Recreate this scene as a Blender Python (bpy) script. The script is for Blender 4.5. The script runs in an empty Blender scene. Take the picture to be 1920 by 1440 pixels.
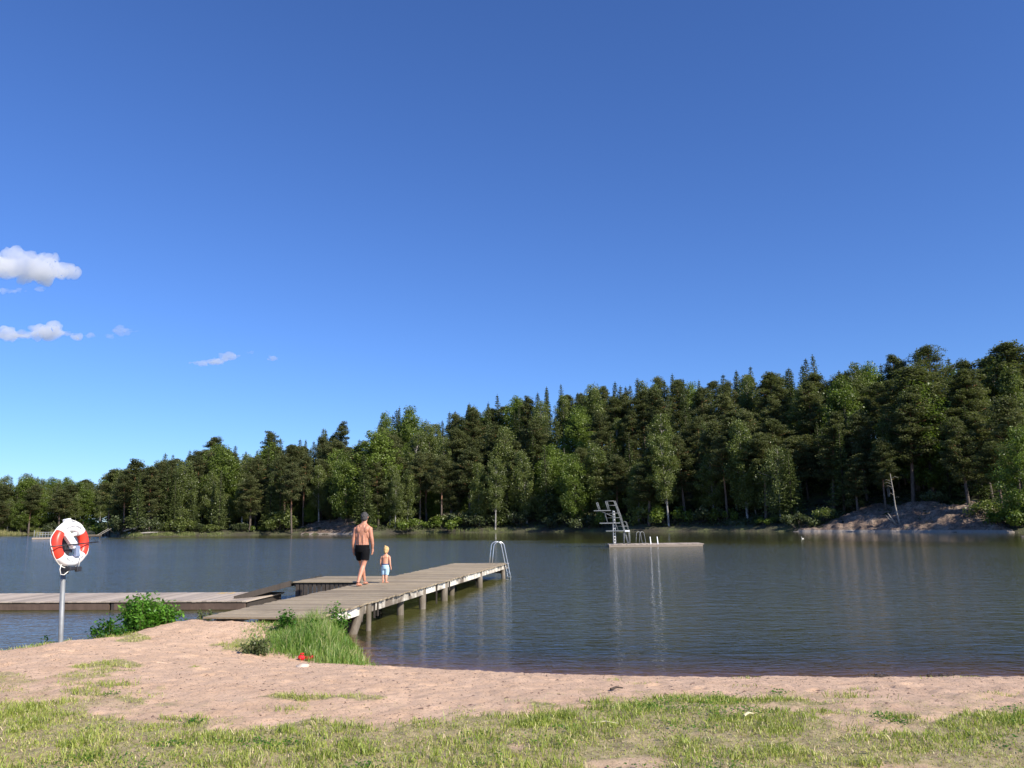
import bpy, bmesh, math
import numpy as np
from math import radians as rad, sin, cos, pi, sqrt, exp
from mathutils import Vector, Matrix, Euler

rng = np.random.default_rng(7)
S = bpy.context.scene
COL = S.collection

# ------------------------------------------------------------------ camera
F = 1521.0; PITCH = rad(9.55); ROLL = rad(0.83); EYE = 2.1
cam_d = bpy.data.cameras.new("camera"); cam = bpy.data.objects.new("camera", cam_d); COL.objects.link(cam)
cam_d.sensor_width = 36.0; cam_d.lens = F/1920*36.0; cam_d.clip_start = 0.1; cam_d.clip_end = 20000
cam.location = (0, 0, EYE)
cam.rotation_euler = (Matrix.Rotation(rad(90)+PITCH, 4, 'X') @ Matrix.Rotation(-ROLL, 4, 'Z')).to_euler()
S.camera = cam

# ------------------------------------------------------------------ sky, sun, exposure
SUN_EL = 36.0; SUN_AZ = 130.0            # degrees clockwise from +Y
W = bpy.data.worlds.new("World"); S.world = W; W.use_nodes = True
nt = W.node_tree; nt.nodes.clear()
sky = nt.nodes.new('ShaderNodeTexSky'); sky.sky_type = 'NISHITA'; sky.sun_disc = False
sky.sun_elevation = rad(SUN_EL); sky.sun_rotation = rad(SUN_AZ)
sky.altitude = 0; sky.air_density = 1.0; sky.dust_density = 0.0; sky.ozone_density = 4.0
gm = nt.nodes.new('ShaderNodeMix'); gm.data_type = 'RGBA'; gm.blend_type = 'MULTIPLY'; gm.inputs[0].default_value = 1.0
gm.inputs[7].default_value = (0.62, 0.86, 1.34, 1)      # the cool white balance of the photo
bg = nt.nodes.new('ShaderNodeBackground'); bg.inputs['Strength'].default_value = 0.079
wo = nt.nodes.new('ShaderNodeOutputWorld')
nt.links.new(sky.outputs[0], gm.inputs[6]); nt.links.new(gm.outputs[2], bg.inputs[0]); nt.links.new(bg.outputs[0], wo.inputs[0])
sd = bpy.data.lights.new("sun", 'SUN'); sd.energy = 4.7; sd.angle = rad(0.53); sd.color = (1.0, 0.93, 0.83)
so = bpy.data.objects.new("sun", sd); COL.objects.link(so)
SV = Vector((sin(rad(SUN_AZ))*cos(rad(SUN_EL)), cos(rad(SUN_AZ))*cos(rad(SUN_EL)), sin(rad(SUN_EL))))
so.rotation_euler = SV.to_track_quat('Z', 'Y').to_euler(); so.location = (30, -10, 40)
S.view_settings.view_transform = 'Standard'; S.view_settings.look = 'None'
S.view_settings.exposure = 0.6; S.view_settings.gamma = 1.0
S.cycles.volume_bounces = 8; S.cycles.max_bounces = 8; S.cycles.transparent_max_bounces = 12
S.cycles.use_denoising = True

# ------------------------------------------------------------------ geometry helpers
def ray(px, py):
    x = (px-960)/F; y = (720-py)/F; c, s = cos(-ROLL), sin(-ROLL)
    xl = c*x-s*y; yl = s*x+c*y
    return np.array([xl, cos(PITCH)-yl*sin(PITCH), sin(PITCH)+yl*cos(PITCH)])
def at(px, py, z=0.0):
    d = ray(px, py); t = (z-EYE)/d[2]; return np.array([t*d[0], t*d[1]])
def pt(px, D, py=970):
    d = ray(px, py); k = D/sqrt(d[0]**2+d[1]**2); return np.array([d[0]*k, d[1]*k, EYE+d[2]*k])

def tag(o, label=None, cat=None, group=None, kind=None):
    if label: o['label'] = label
    if cat: o['category'] = cat
    if group: o['group'] = group
    if kind: o['kind'] = kind
    return o
def mesh_np(name, V, Fc, mats, attrs=None, smooth=False, mi=None):
    """V (n,3); Fc list of arrays (m,k)"""
    me = bpy.data.meshes.new(name)
    V = np.asarray(V, dtype=np.float32)
    if isinstance(Fc, np.ndarray): Fc = [Fc]
    me.vertices.add(len(V)); me.vertices.foreach_set('co', V.ravel())
    idx = np.concatenate([f.ravel() for f in Fc]).astype(np.int32)
    tot = np.concatenate([np.full(len(f), f.shape[1], dtype=np.int32) for f in Fc])
    st = np.concatenate([[0], np.cumsum(tot)[:-1]]).astype(np.int32)
    me.loops.add(len(idx)); me.loops.foreach_set('vertex_index', idx)
    me.polygons.add(len(tot)); me.polygons.foreach_set('loop_start', st)
    try: me.polygons.foreach_set('loop_total', tot)
    except Exception: pass
    if mi is not None: me.polygons.foreach_set('material_index', mi.astype(np.int32))
    me.update(calc_edges=True)
    if smooth: me.polygons.foreach_set('use_smooth', np.ones(len(tot), dtype=bool))
    for m in (mats if isinstance(mats, (list, tuple)) else [mats]): me.materials.append(m)
    for k, a in (attrs or {}).items():
        at_ = me.attributes.new(k, 'FLOAT', 'POINT'); at_.data.foreach_set('value', np.asarray(a, dtype=np.float32))
    me.validate()
    return me
def obj(name, me, parent=None, loc=None, rot=None):
    o = bpy.data.objects.new(name, me); COL.objects.link(o)
    if parent: o.parent = parent
    if loc is not None: o.location = loc
    if rot is not None: o.rotation_euler = rot
    return o
def empty(name, loc=(0, 0, 0), rz=0):
    o = bpy.data.objects.new(name, None); COL.objects.link(o); o.location = loc; o.rotation_euler = (0, 0, rz)
    o.empty_display_size = 0.2; return o

class MB:
    def __init__(s): s.v = []; s.f = []; s.a = []
    def _add(s, vs, fs, a=0.0):
        b = len(s.v); s.v.extend([tuple(map(float, v)) for v in vs]); s.f.extend([tuple(b+i for i in f) for f in fs]); s.a.extend([a]*len(vs))
    def box(s, c, size, rot=None, a=0.0):
        h = Vector(size)/2; R = Euler(rot).to_matrix() if rot is not None else Matrix.Identity(3)
        vs = [R @ Vector((sx*h.x, sy*h.y, sz*h.z))+Vector(c) for sx in (-1, 1) for sy in (-1, 1) for sz in (-1, 1)]
        s._add(vs, [(0, 1, 3, 2), (4, 6, 7, 5), (0, 4, 5, 1), (2, 3, 7, 6), (0, 2, 6, 4), (1, 5, 7, 3)], a); return s
    def hexa(s, q, a=0.0):  # 8 points, bottom 4 ccw then top 4
        s._add(q, [(3, 2, 1, 0), (4, 5, 6, 7), (0, 1, 5, 4), (1, 2, 6, 5), (2, 3, 7, 6), (3, 0, 4, 7)], a); return s
    def tube(s, pts, r, seg=10, closed=False, sq=1.0, a=0.0):
        pts = [Vector(p) for p in pts]; n = len(pts); rr = r if hasattr(r, '__len__') else [r]*n
        up = Vector((0, 0, 1)); prev = None; rings = []
        for i in range(n):
            if closed: t = pts[(i+1) % n]-pts[i-1]
            else: t = pts[min(i+1, n-1)]-pts[max(i-1, 0)]
            t.normalize()
            if prev is None:
                u = t.cross(up); 
                if u.length < 1e-3: u = t.cross(Vector((1, 0, 0)))
            else: u = prev - t*prev.dot(t)
            u.normalize(); prev = u.copy(); w = t.cross(u)
            rings.append([pts[i]+u*cos(2*pi*k/seg)*rr[i]+w*sin(2*pi*k/seg)*rr[i]*sq for k in range(seg)])
        vs = [p for rg in rings for p in rg]; fs = []
        for i in range(n if closed else n-1):
            j = (i+1) % n
            for k in range(seg): fs.append((i*seg+k, i*seg+(k+1) % seg, j*seg+(k+1) % seg, j*seg+k))
        if not closed:
            fs.append(tuple(range(seg-1, -1, -1))); fs.append(tuple((n-1)*seg+k for k in range(seg)))
        s._add(vs, fs, a); return s
    def ell(s, c, r, rot=None, nu=16, nv=10):
        R = Euler(rot).to_matrix() if rot is not None else Matrix.Identity(3); vs = []; fs = []
        vs.append(R @ Vector((0, 0, r[2]))+Vector(c))
        for i in range(1, nv):
            th = pi*i/nv
            for k in range(nu):
                ph = 2*pi*k/nu; vs.append(R @ Vector((r[0]*sin(th)*cos(ph), r[1]*sin(th)*sin(ph), r[2]*cos(th)))+Vector(c))
        vs.append(R @ Vector((0, 0, -r[2]))+Vector(c))
        for k in range(nu): fs.append((0, 1+k, 1+(k+1) % nu))
        for i in range(nv-2):
            for k in range(nu):
                a = 1+i*nu+k; b = 1+i*nu+(k+1) % nu; fs.append((a, a+nu, b+nu, b))
        l = len(vs)-1
        for k in range(nu): fs.append((l, 1+(nv-2)*nu+(k+1) % nu, 1+(nv-2)*nu+k))
        s._add(vs, fs); return s
    def loft(s, secs, nu=20):   # (z, cx, cy, rx, ry)
        vs = []; fs = []; n = len(secs)
        for (z, cx, cy, rx, ry) in secs:
            for k in range(nu):
                ph = 2*pi*k/nu; vs.append((cx+rx*cos(ph), cy+ry*sin(ph), z))
        for i in range(n-1):
            for k in range(nu): fs.append((i*nu+k, i*nu+(k+1) % nu, (i+1)*nu+(k+1) % nu, (i+1)*nu+k))
        fs.append(tuple(range(nu-1, -1, -1))); fs.append(tuple((n-1)*nu+k for k in range(nu)))
        s._add(vs, fs); return s
    def mesh(s, name, mat, smooth=False, bevel=0):
        me = bpy.data.meshes.new(name); me.from_pydata(s.v, [], s.f); me.materials.append(mat)
        at_ = me.attributes.new('tint', 'FLOAT', 'POINT'); at_.data.foreach_set('value', np.array(s.a, dtype=np.float32))
        bm = bmesh.new(); bm.from_mesh(me); bmesh.ops.recalc_face_normals(bm, faces=bm.faces)
        if bevel: bmesh.ops.bevel(bm, geom=bm.edges[:], offset=bevel, segments=1, affect='EDGES', clamp_overlap=True)
        bm.to_mesh(me); bm.free()
        if smooth: me.polygons.foreach_set('use_smooth', [True]*len(me.polygons))
        return me
    def build(s, name, mat, parent=None, smooth=False, bevel=0, loc=None, rot=None):
        return obj(name, s.mesh(name, mat, smooth, bevel), parent, loc, rot)
    def fuse(s, name, mat, voxel, parent=None, sm=4):    # one continuous skin from overlapping volumes
        me = s.mesh(name, mat); o = bpy.data.objects.new('tmp', me); COL.objects.link(o)
        m = o.modifiers.new('r', 'REMESH'); m.mode = 'VOXEL'; m.voxel_size = voxel; m.use_smooth_shade = True
        q = o.modifiers.new('s', 'SMOOTH'); q.factor = 0.5; q.iterations = sm
        dg = bpy.context.evaluated_depsgraph_get(); me2 = bpy.data.meshes.new_from_object(o.evaluated_get(dg))
        bpy.data.objects.remove(o); bpy.data.meshes.remove(me); me2.name = name
        if not me2.materials: me2.materials.append(mat)
        return obj(name, me2, parent)

# ------------------------------------------------------------------ materials
class NT:
    def __init__(s, name):
        s.m = bpy.data.materials.new(name); s.m.use_nodes = True; s.t = s.m.node_tree; s.t.nodes.clear()
        s.out = s.n('ShaderNodeOutputMaterial')
    def n(s, t, **k):
        x = s.t.nodes.new(t)
        for a, b in k.items(): setattr(x, a, b)
        return x
    def l(s, a, b): s.t.links.new(a, b)
    def val(s, inp, v):
        if isinstance(v, bpy.types.NodeSocket): s.l(v, inp)
        else: inp.default_value = v if not (isinstance(v, tuple) and len(v) == 3) else (*v, 1)
    def noise(s, scale, detail=3, vec=None, rough=0.5, dist=0.0):
        x = s.n('ShaderNodeTexNoise'); x.inputs['Scale'].default_value = scale; x.inputs['Detail'].default_value = detail
        x.inputs['Roughness'].default_value = rough; x.inputs['Distortion'].default_value = dist
        if vec is not None: s.l(vec, x.inputs['Vector'])
        return x.outputs['Fac']
    def pos(s, scale=(1, 1, 1), obj_space=False):
        if obj_space: g = s.n('ShaderNodeTexCoord').outputs['Object']
        else: g = s.n('ShaderNodeNewGeometry').outputs['Position']
        m = s.n('ShaderNodeMapping'); m.inputs['Scale'].default_value = scale; s.l(g, m.inputs['Vector']); return m.outputs[0]
    def ramp(s, fac, stops):
        r = s.n('ShaderNodeValToRGB'); e = r.color_ramp.elements
        while len(e) < len(stops): e.new(0.5)
        for i, (p, c) in enumerate(stops):
            e[i].position = p; e[i].color = (*c, 1) if len(c) == 3 else c
        s.l(fac, r.inputs[0]); return r.outputs[0]
    def mix(s, fac, a, b, mode='MIX'):
        x = s.n('ShaderNodeMix', data_type='RGBA', blend_type=mode)
        s.val(x.inputs[0], fac); s.val(x.inputs[6], a); s.val(x.inputs[7], b); return x.outputs[2]
    def math(s, op, a, b=0.0, c=0.0, clamp=False):
        x = s.n('ShaderNodeMath', operation=op, use_clamp=clamp); s.val(x.inputs[0], a); s.val(x.inputs[1], b); s.val(x.inputs[2], c); return x.outputs[0]
    def attr(s, name): return s.n('ShaderNodeAttribute', attribute_name=name).outputs['Fac']
    def bump(s, h, strength=0.5, dist=0.02, normal=None):
        b = s.n('ShaderNodeBump'); s.val(b.inputs['Strength'], strength); b.inputs['Distance'].default_value = dist
        s.l(h, b.inputs['Height'])
        if normal is not None: s.l(normal, b.inputs['Normal'])
        return b.outputs[0]
    def princ(s, color, rough=0.6, metal=0.0, normal=None, **k):
        p = s.n('ShaderNodeBsdfPrincipled'); s.val(p.inputs['Base Color'], color); s.val(p.inputs['Roughness'], rough)
        s.val(p.inputs['Metallic'], metal)
        if normal is not None: s.l(normal, p.inputs['Normal'])
        for a, b in k.items(): s.val(p.inputs[a], b)
        s.l(p.outputs[0], s.out.inputs[0]); return p

def simple(name, c, rough=0.6, metal=0.0, var=0.15, scale=20, bump=0.0, **k):
    t = NT(name); v = t.pos(obj_space=True); nz = t.noise(scale, 4, v)
    d = tuple(x*(1-var) for x in c); e = tuple(min(1, x*(1+var)) for x in c)
    col = t.ramp(nz, [(0.3, d), (0.7, e)])
    nrm = t.bump(nz, bump, 0.01) if bump else None
    t.princ(col, rough, metal, nrm, **k); return t.m
def foliage(name, stops, transl=0.35, rnd=0.25, rough=0.6):
    t = NT(name); a = t.attr('tint'); oi = t.n('ShaderNodeObjectInfo')
    f = t.math('ADD', a, t.math('MULTIPLY', t.math('SUBTRACT', oi.outputs['Random'], 0.5), rnd), clamp=True)
    col = t.ramp(f, stops)
    d = t.n('ShaderNodeBsdfDiffuse'); t.l(col, d.inputs[0])
    tr = t.n('ShaderNodeBsdfTranslucent'); c2 = t.mix(0.5, col, (0.55, 0.75, 0.12), 'MULTIPLY'); c2 = t.mix(1.0, c2, (1.5, 1.5, 1.2), 'MULTIPLY'); t.l(c2, tr.inputs[0])
    m = t.n('ShaderNodeMixShader'); m.inputs[0].default_value = transl; t.l(d.outputs[0], m.inputs[1]); t.l(tr.outputs[0], m.inputs[2])
    g = t.n('ShaderNodeBsdfGlossy'); g.inputs['Roughness'].default_value = 0.45; g.inputs[0].default_value = (1, 1, 1, 1)
    m2 = t.n('ShaderNodeMixShader'); m2.inputs[0].default_value = 0.025; t.l(m.outputs[0], m2.inputs[1]); t.l(g.outputs[0], m2.inputs[2])
    t.l(m2.outputs[0], t.out.inputs[0]); return t.m

M = {}
M['pine'] = foliage('pine_needles', [(0.0, (0.058, 0.070, 0.028)), (0.5, (0.118, 0.130, 0.052)), (1.0, (0.196, 0.203, 0.085))], 0.34, 0.3)
M['spruce'] = foliage('spruce_needles', [(0.0, (0.040, 0.053, 0.017)), (0.5, (0.086, 0.110, 0.036)), (1.0, (0.162, 0.189, 0.058))], 0.32, 0.3)
M['birch'] = foliage('birch_leaves', [(0.0, (0.073, 0.094, 0.022)), (0.5, (0.138, 0.168, 0.043)), (1.0, (0.225, 0.255, 0.074))], 0.4, 0.35)
M['broad'] = foliage('broad_leaves', [(0.0, (0.071, 0.098, 0.016)), (0.5, (0.135, 0.184, 0.029)), (1.0, (0.216, 0.283, 0.052))], 0.38, 0.35)
M['shrub'] = foliage('shrub_leaves', [(0.0, (0.035, 0.045, 0.018)), (0.5, (0.072, 0.092, 0.034)), (1.0, (0.13, 0.15, 0.06))], 0.3, 0.35)
M['bushleaf'] = foliage('bush_leaves', [(0.0, (0.025, 0.085, 0.008)), (0.5, (0.075, 0.20, 0.018)), (1.0, (0.16, 0.34, 0.035))], 0.38, 0.05)
M['grass'] = foliage('grass_blades', [(0.0, (0.14, 0.20, 0.03)), (0.4, (0.30, 0.36, 0.06)), (0.7, (0.47, 0.48, 0.12)), (0.88, (0.58, 0.49, 0.24)), (1.0, (0.70, 0.56, 0.36))], 0.3, 0.0)
M['tall'] = foliage('tall_grass_blades', [(0.0, (0.05, 0.15, 0.015)), (0.4, (0.13, 0.24, 0.035)), (0.75, (0.27, 0.36, 0.08)), (1.0, (0.52, 0.48, 0.24))], 0.35, 0.0)
M['reed'] = foliage('reed_blades', [(0.0, (0.08, 0.12, 0.03)), (0.5, (0.20, 0.22, 0.07)), (1.0, (0.42, 0.37, 0.18))], 0.3, 0.0)

def bark(name, a, b, c, hs=0.6):
    t = NT(name); v = t.pos((6, 6, 1.2), True); nz = t.noise(1.5, 5, v, 0.65)
    z = t.n('ShaderNodeSeparateXYZ'); t.l(t.n('ShaderNodeTexCoord').outputs['Generated'], z.inputs[0])
    low = t.ramp(nz, [(0.35, a), (0.7, b)]); f = t.ramp(z.outputs[2], [(hs-0.2, (0, 0, 0)), (hs+0.1, (1, 1, 1))])
    t.princ(t.mix(f, low, c), 0.85, 0, t.bump(nz, 0.6, 0.03)); return t.m
M['pinebark'] = bark('pine_bark', (0.05, 0.038, 0.03), (0.17, 0.13, 0.10), (0.36, 0.16, 0.07), 0.5)
M['sprucebark'] = bark('spruce_bark', (0.04, 0.032, 0.026), (0.12, 0.095, 0.075), (0.10, 0.08, 0.06), 0.9)
M['birchbark'] = bark('birch_bark', (0.06, 0.055, 0.05), (0.55, 0.52, 0.47), (0.40, 0.36, 0.31), 0.6)
M['deadwood'] = simple('dead_wood', (0.27, 0.245, 0.21), 0.85, 0, 0.35, 8, 0.4)
M['stem'] = simple('green_stems', (0.12, 0.16, 0.04), 0.6)

# sand / soil / grass litter ground
t = NT('sand'); v = t.pos()
g = t.attr('grass'); w = t.attr('wet')
n1 = t.noise(3.0, 4, v, 0.6); n2 = t.noise(38, 4, v, 0.75); n3 = t.noise(260, 2, v, 0.7); n0 = t.noise(0.6, 3, v)
sand = t.ramp(n1, [(0.3, (0.57, 0.365, 0.22)), (0.7, (0.71, 0.48, 0.31))])
sand = t.mix(t.ramp(n2, [(0.36, (1, 1, 1)), (0.45, (0, 0, 0))]), sand, (0.22, 0.12, 0.075))
sand = t.mix(t.ramp(n3, [(0.55, (0, 0, 0)), (0.75, (0.8, 0.8, 0.8))]), sand, (0.76, 0.62, 0.52))
sand = t.mix(t.ramp(n0, [(0.45, (0, 0, 0)), (0.75, (0.45, 0.45, 0.45))]), sand, (0.52, 0.36, 0.24))
soil = t.ramp(t.noise(18, 4, v, 0.7), [(0.32, (0.12, 0.085, 0.045)), (0.5, (0.27, 0.25, 0.10)), (0.62, (0.38, 0.32, 0.17)), (0.8, (0.50, 0.37, 0.26))])
c = t.mix(g, sand, soil)
c = t.mix(w, c, (0.27, 0.175, 0.09))
bh = t.math('ADD', t.math('MULTIPLY', n2, 0.6), t.math('MULTIPLY', n3, 0.3))
t.princ(c, t.math('SUBTRACT', 0.95, t.math('MULTIPLY', w, 0.45)), 0, t.bump(bh, 0.9, 0.02)); M['sand'] = t.m

# forest floor / hill
t = NT('forest_floor'); v = t.pos(); n = t.noise(0.25, 5, v, 0.6); m_ = t.noise(2.2, 4, v, 0.6)
c = t.ramp(n, [(0.35, (0.035, 0.030, 0.018)), (0.5, (0.06, 0.06, 0.025)), (0.68, (0.12, 0.14, 0.04))])
c = t.mix(t.ramp(m_, [(0.45, (0, 0, 0)), (0.7, (0.7, 0.7, 0.7))]), c, (0.07, 0.055, 0.04))
t.princ(c, 0.95, 0, t.bump(m_, 0.8, 0.3)); M['forest'] = t.m
# granite
t = NT('granite'); v = t.pos(); n = t.noise(0.5, 6, v, 0.62); m_ = t.noise(6, 4, v, 0.7); k_ = t.noise(0.9, 4, t.pos((0.5, 1.5, 3)), 0.6, 1.5)
c = t.ramp(n, [(0.3, (0.115, 0.072, 0.048)), (0.5, (0.24, 0.162, 0.112)), (0.7, (0.39, 0.30, 0.22))])
c = t.mix(t.ramp(m_, [(0.5, (0, 0, 0)), (0.72, (0.6, 0.6, 0.6))]), c, (0.10, 0.085, 0.065))
c = t.mix(t.ramp(k_, [(0.46, (0, 0, 0)), (0.5, (1, 1, 1)), (0.54, (0, 0, 0))]), c, (0.03, 0.025, 0.02))
c = t.mix(t.ramp(t.noise(1.6, 5, v, 0.6), [(0.56, (0, 0, 0)), (0.66, (.8, .8, .8))]), c, (0.055, 0.065, 0.03))
zz = t.n('ShaderNodeSeparateXYZ'); t.l(t.pos(), zz.inputs[0])
c = t.mix(t.ramp(zz.outputs[2], [(0.0, (0.8, 0.8, 0.8)), (0.22, (0.8, 0.8, 0.8)), (0.30, (0, 0, 0))]), c, (0.36, 0.31, 0.255))
t.princ(c, 0.85, 0, t.bump(t.math('ADD', n, t.math('MULTIPLY', m_, 0.3)), 0.9, 0.5)); M['granite'] = t.m

# weathered planks
def wood(name, a, b, stain=(0.10, 0.08, 0.055), grain=(2, 40, 2), amt=0.5, st=(0.55, 0.75)):
    t = NT(name); v = t.pos(grain, True); gr = t.noise(1.5, 5, v, 0.65); big = t.noise(1.3, 4, t.pos(obj_space=True), 0.6)
    c = t.ramp(gr, [(0.3, a), (0.7, b)]); tv = t.attr('tint')
    c = t.mix(1.0, c, t.ramp(tv, [(0, (0.66, 0.64, 0.62)), (1, (1.12, 1.1, 1.06))]), 'MULTIPLY')
    c = t.mix(t.ramp(big, [(st[0], (0, 0, 0)), (st[1], (amt, amt, amt))]), c, stain)
    t.princ(c, 0.8, 0, t.bump(gr, 0.5, 0.01)); return t.m
M['plank'] = wood('weathered_deck_planks', (0.275, 0.218, 0.14), (0.435, 0.355, 0.24), (0.17, 0.13, 0.085), (2, 45, 45), 0.55, (0.5, 0.75))
M['fplank'] = wood('pale_deck_planks', (0.36, 0.295, 0.23), (0.53, 0.45, 0.365), (0.24, 0.185, 0.14), (45, 2, 45), 0.4)
M['beam'] = wood('peeling_white_beam', (0.62, 0.58, 0.49), (0.82, 0.78, 0.69), (0.13, 0.10, 0.07), (30, 2, 30), 0.95, (0.42, 0.60))
M['post'] = wood('weathered_post', (0.17, 0.14, 0.105), (0.36, 0.32, 0.265), (0.10, 0.08, 0.05), (20, 20, 2), 0.9, (0.40, 0.62))
M['dark'] = wood('dark_wet_wood', (0.05, 0.04, 0.032), (0.10, 0.08, 0.065), (0.02, 0.02, 0.015))
M['brown'] = wood('brown_float_side', (0.13, 0.085, 0.06), (0.22, 0.15, 0.11), (0.05, 0.035, 0.025))
M['rubber'] = simple('dark_rubber_mat', (0.055, 0.05, 0.032), 0.85, 0, 0.3, 30, 0.2)
M['galv'] = simple('galvanised_steel', (0.25, 0.26, 0.26), 0.55, 0.25, 0.15, 12)
M['grey'] = simple('dull_grey_steel', (0.20, 0.21, 0.21), 0.6, 0.1, 0.15, 12)
M['steel'] = simple('brushed_steel', (0.72, 0.73, 0.73), 0.3, 0.8, 0.06, 20)
M['white'] = simple('white_plastic', (0.86, 0.86, 0.84), 0.35, 0, 0.03, 12)
M['red'] = simple('orange_red_plastic', (0.80, 0.055, 0.028), 0.38, 0, 0.06, 8)
M['blackm'] = simple('black_metal', (0.025, 0.025, 0.028), 0.5, 0, 0.2, 20)
M['rope'] = simple('white_rope', (0.78, 0.77, 0.70), 0.7, 0, 0.12, 60)
M['ink'] = simple('faded_grey_print', (0.13, 0.13, 0.14), 0.6)
M['yellow'] = simple('yellow_paint', (0.62, 0.40, 0.10), 0.7, 0, 0.3, 12)
M['skin'] = simple('tanned_skin', (0.54, 0.245, 0.150), 0.5, 0, 0.16, 7, **{'Subsurface Weight': 0.12, 'Subsurface Scale': 0.02})
M['skin2'] = simple('fair_skin', (0.66, 0.33, 0.21), 0.5, 0, 0.06, 9, **{'Subsurface Weight': 0.12, 'Subsurface Scale': 0.02})
M['hairg'] = simple('grey_hair', (0.06, 0.057, 0.056), 0.85, 0, 0.6, 90, 0.9)
M['hairb'] = simple('blond_hair', (0.60, 0.40, 0.17), 0.65, 0, 0.35, 70, 0.9)
M['shortk'] = simple('black_swim_shorts', (0.004, 0.004, 0.005), 0.85, 0, 0.2, 14, 0.8, **{'Specular IOR Level': 0.15})
M['shortb'] = simple('light_blue_shorts', (0.42, 0.63, 0.78), 0.8, 0, 0.1, 14, 0.4)
M['waist'] = simple('navy_waistband', (0.05, 0.06, 0.16), 0.8)
M['redtoy'] = simple('red_plastic_toy', (0.75, 0.02, 0.03), 0.35, 0, 0.15, 9)
M['stone'] = simple('pale_stone', (0.60, 0.48, 0.37), 0.85, 0, 0.15, 12, 0.5)
M['debris'] = simple('dark_wet_debris', (0.06, 0.042, 0.03), 0.9, 0, 0.5, 30, 0.5)
M['chips'] = simple('bark_chips', (0.17, 0.105, 0.075), 0.9, 0, 0.6, 60)
M['dry'] = simple('dry_reed', (0.62, 0.55, 0.33), 0.7, 0, 0.2, 20)
M['birdb'] = simple('dark_feathers', (0.05, 0.04, 0.035), 0.8)
M['birdw'] = simple('pale_feathers', (0.62, 0.6, 0.5), 0.8)

# water
t = NT('lake_water'); geo = t.n('ShaderNodeNewGeometry').outputs['Position']
sx = t.n('ShaderNodeSeparateXYZ'); t.l(geo, sx.inputs[0])
wa = t.noise(6.5, 3, t.pos((0.36, 1, 1)), 0.55, 0.5)
wb = t.noise(2.0, 2, t.pos((0.5, 1, 1)), 0.5, 0.3)
wc = t.noise(13.0, 2, t.pos((0.5, 1, 1)), 0.5)
patch = t.noise(0.05, 3, t.pos((0.45, 1, 1)), 0.5)
line = t.math('ADD', sx.outputs[1], t.math('MULTIPLY', sx.outputs[0], 0.95))
line = t.math('ADD', line, t.math('MULTIPLY', t.math('SUBTRACT', patch, 0.5), 60))
calm = t.math('DIVIDE', t.math('SUBTRACT', line, 76.0), 18.0, clamp=True)
stg = t.math('SUBTRACT', 1.0, t.math('MULTIPLY', calm, 0.90))
stg = t.math('MULTIPLY', stg, t.math('ADD', 0.55, t.math('MULTIPLY', patch, 0.9)))
h = t.math('ADD', t.math('ADD', wa, t.math('MULTIPLY', wb, 1.2)), t.math('MULTIPLY', wc, 0.32))
op = t.math('MULTIPLY', t.math('DIVIDE', t.math('SUBTRACT', sx.outputs[1], 19.0), 9.0, clamp=True), t.math('DIVIDE', t.math('SUBTRACT', 4.0, sx.outputs[0]), 12.0, clamp=True))
stg = t.math('MULTIPLY', stg, t.math('ADD', 0.44, t.math('MULTIPLY', op, 0.56)))
nrm = t.bump(h, stg, 0.085)
fr = t.n('ShaderNodeFresnel'); fr.inputs[0].default_value = 1.36; t.l(nrm, fr.inputs['Normal'])
gl = t.n('ShaderNodeBsdfGlossy'); gl.inputs['Roughness'].default_value = 0.06; gl.inputs[0].default_value = (1, 1, 1, 1); t.l(nrm, gl.inputs['Normal'])
df = t.n('ShaderNodeBsdfDiffuse'); df.inputs[0].default_value = (0.082, 0.080, 0.022, 1)
tp = t.n('ShaderNodeBsdfTransparent'); tp.inputs[0].default_value = (0.90, 0.76, 0.58, 1)
bd = t.n('ShaderNodeMixShader'); t.l(t.attr('murk'), bd.inputs[0]); t.l(tp.outputs[0], bd.inputs[1]); t.l(df.outputs[0], bd.inputs[2])
mx = t.n('ShaderNodeMixShader'); fr2 = t.n('ShaderNodeFresnel'); bk_ = t.n('ShaderNodeNewGeometry').outputs['Backfacing']; t.l(t.math('SUBTRACT', 1.36, t.math('MULTIPLY', bk_, 0.624)), fr.inputs[0]); t.l(t.math('SUBTRACT', 1.33, t.math('MULTIPLY', bk_, 0.578)), fr2.inputs[0]); t.l(t.math('ADD', t.math('MULTIPLY', fr.outputs[0], 0.6), t.math('MULTIPLY', fr2.outputs[0], 0.4)), mx.inputs[0]); t.l(bd.outputs[0], mx.inputs[1]); t.l(gl.outputs[0], mx.inputs[2])
t.l(mx.outputs[0], t.out.inputs[0]); M['water'] = t.m

# ------------------------------------------------------------------ terrain functions
def vnoise(x, y, f, seed=0):
    x = np.asarray(x, dtype=float)*f; y = np.asarray(y, dtype=float)*f
    xi = np.floor(x).astype(np.int64); yi = np.floor(y).astype(np.int64); fx = x-xi; fy = y-yi
    fx = fx*fx*(3-2*fx); fy = fy*fy*(3-2*fy)
    def hsh(a, b):
        n = (a*374761393+b*668265263+seed*1442695041) & 0x7fffffff
        n = ((n ^ (n >> 13))*1274126177) & 0x7fffffff
        n = n ^ (n >> 16)
        return (n & 0xffff)/65535.0
    return (hsh(xi, yi)*(1-fx)+hsh(xi+1, yi)*fx)*(1-fy)+(hsh(xi, yi+1)*(1-fx)+hsh(xi+1, yi+1)*fx)*fy
def fbm(x, y, f, o=4, seed=0):
    s = 0; a = 1; n = 0
    for i in range(o): s = s+a*vnoise(x, y, f, seed+i*17); n += a; a *= 0.5; f *= 2.03
    return s/n
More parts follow.
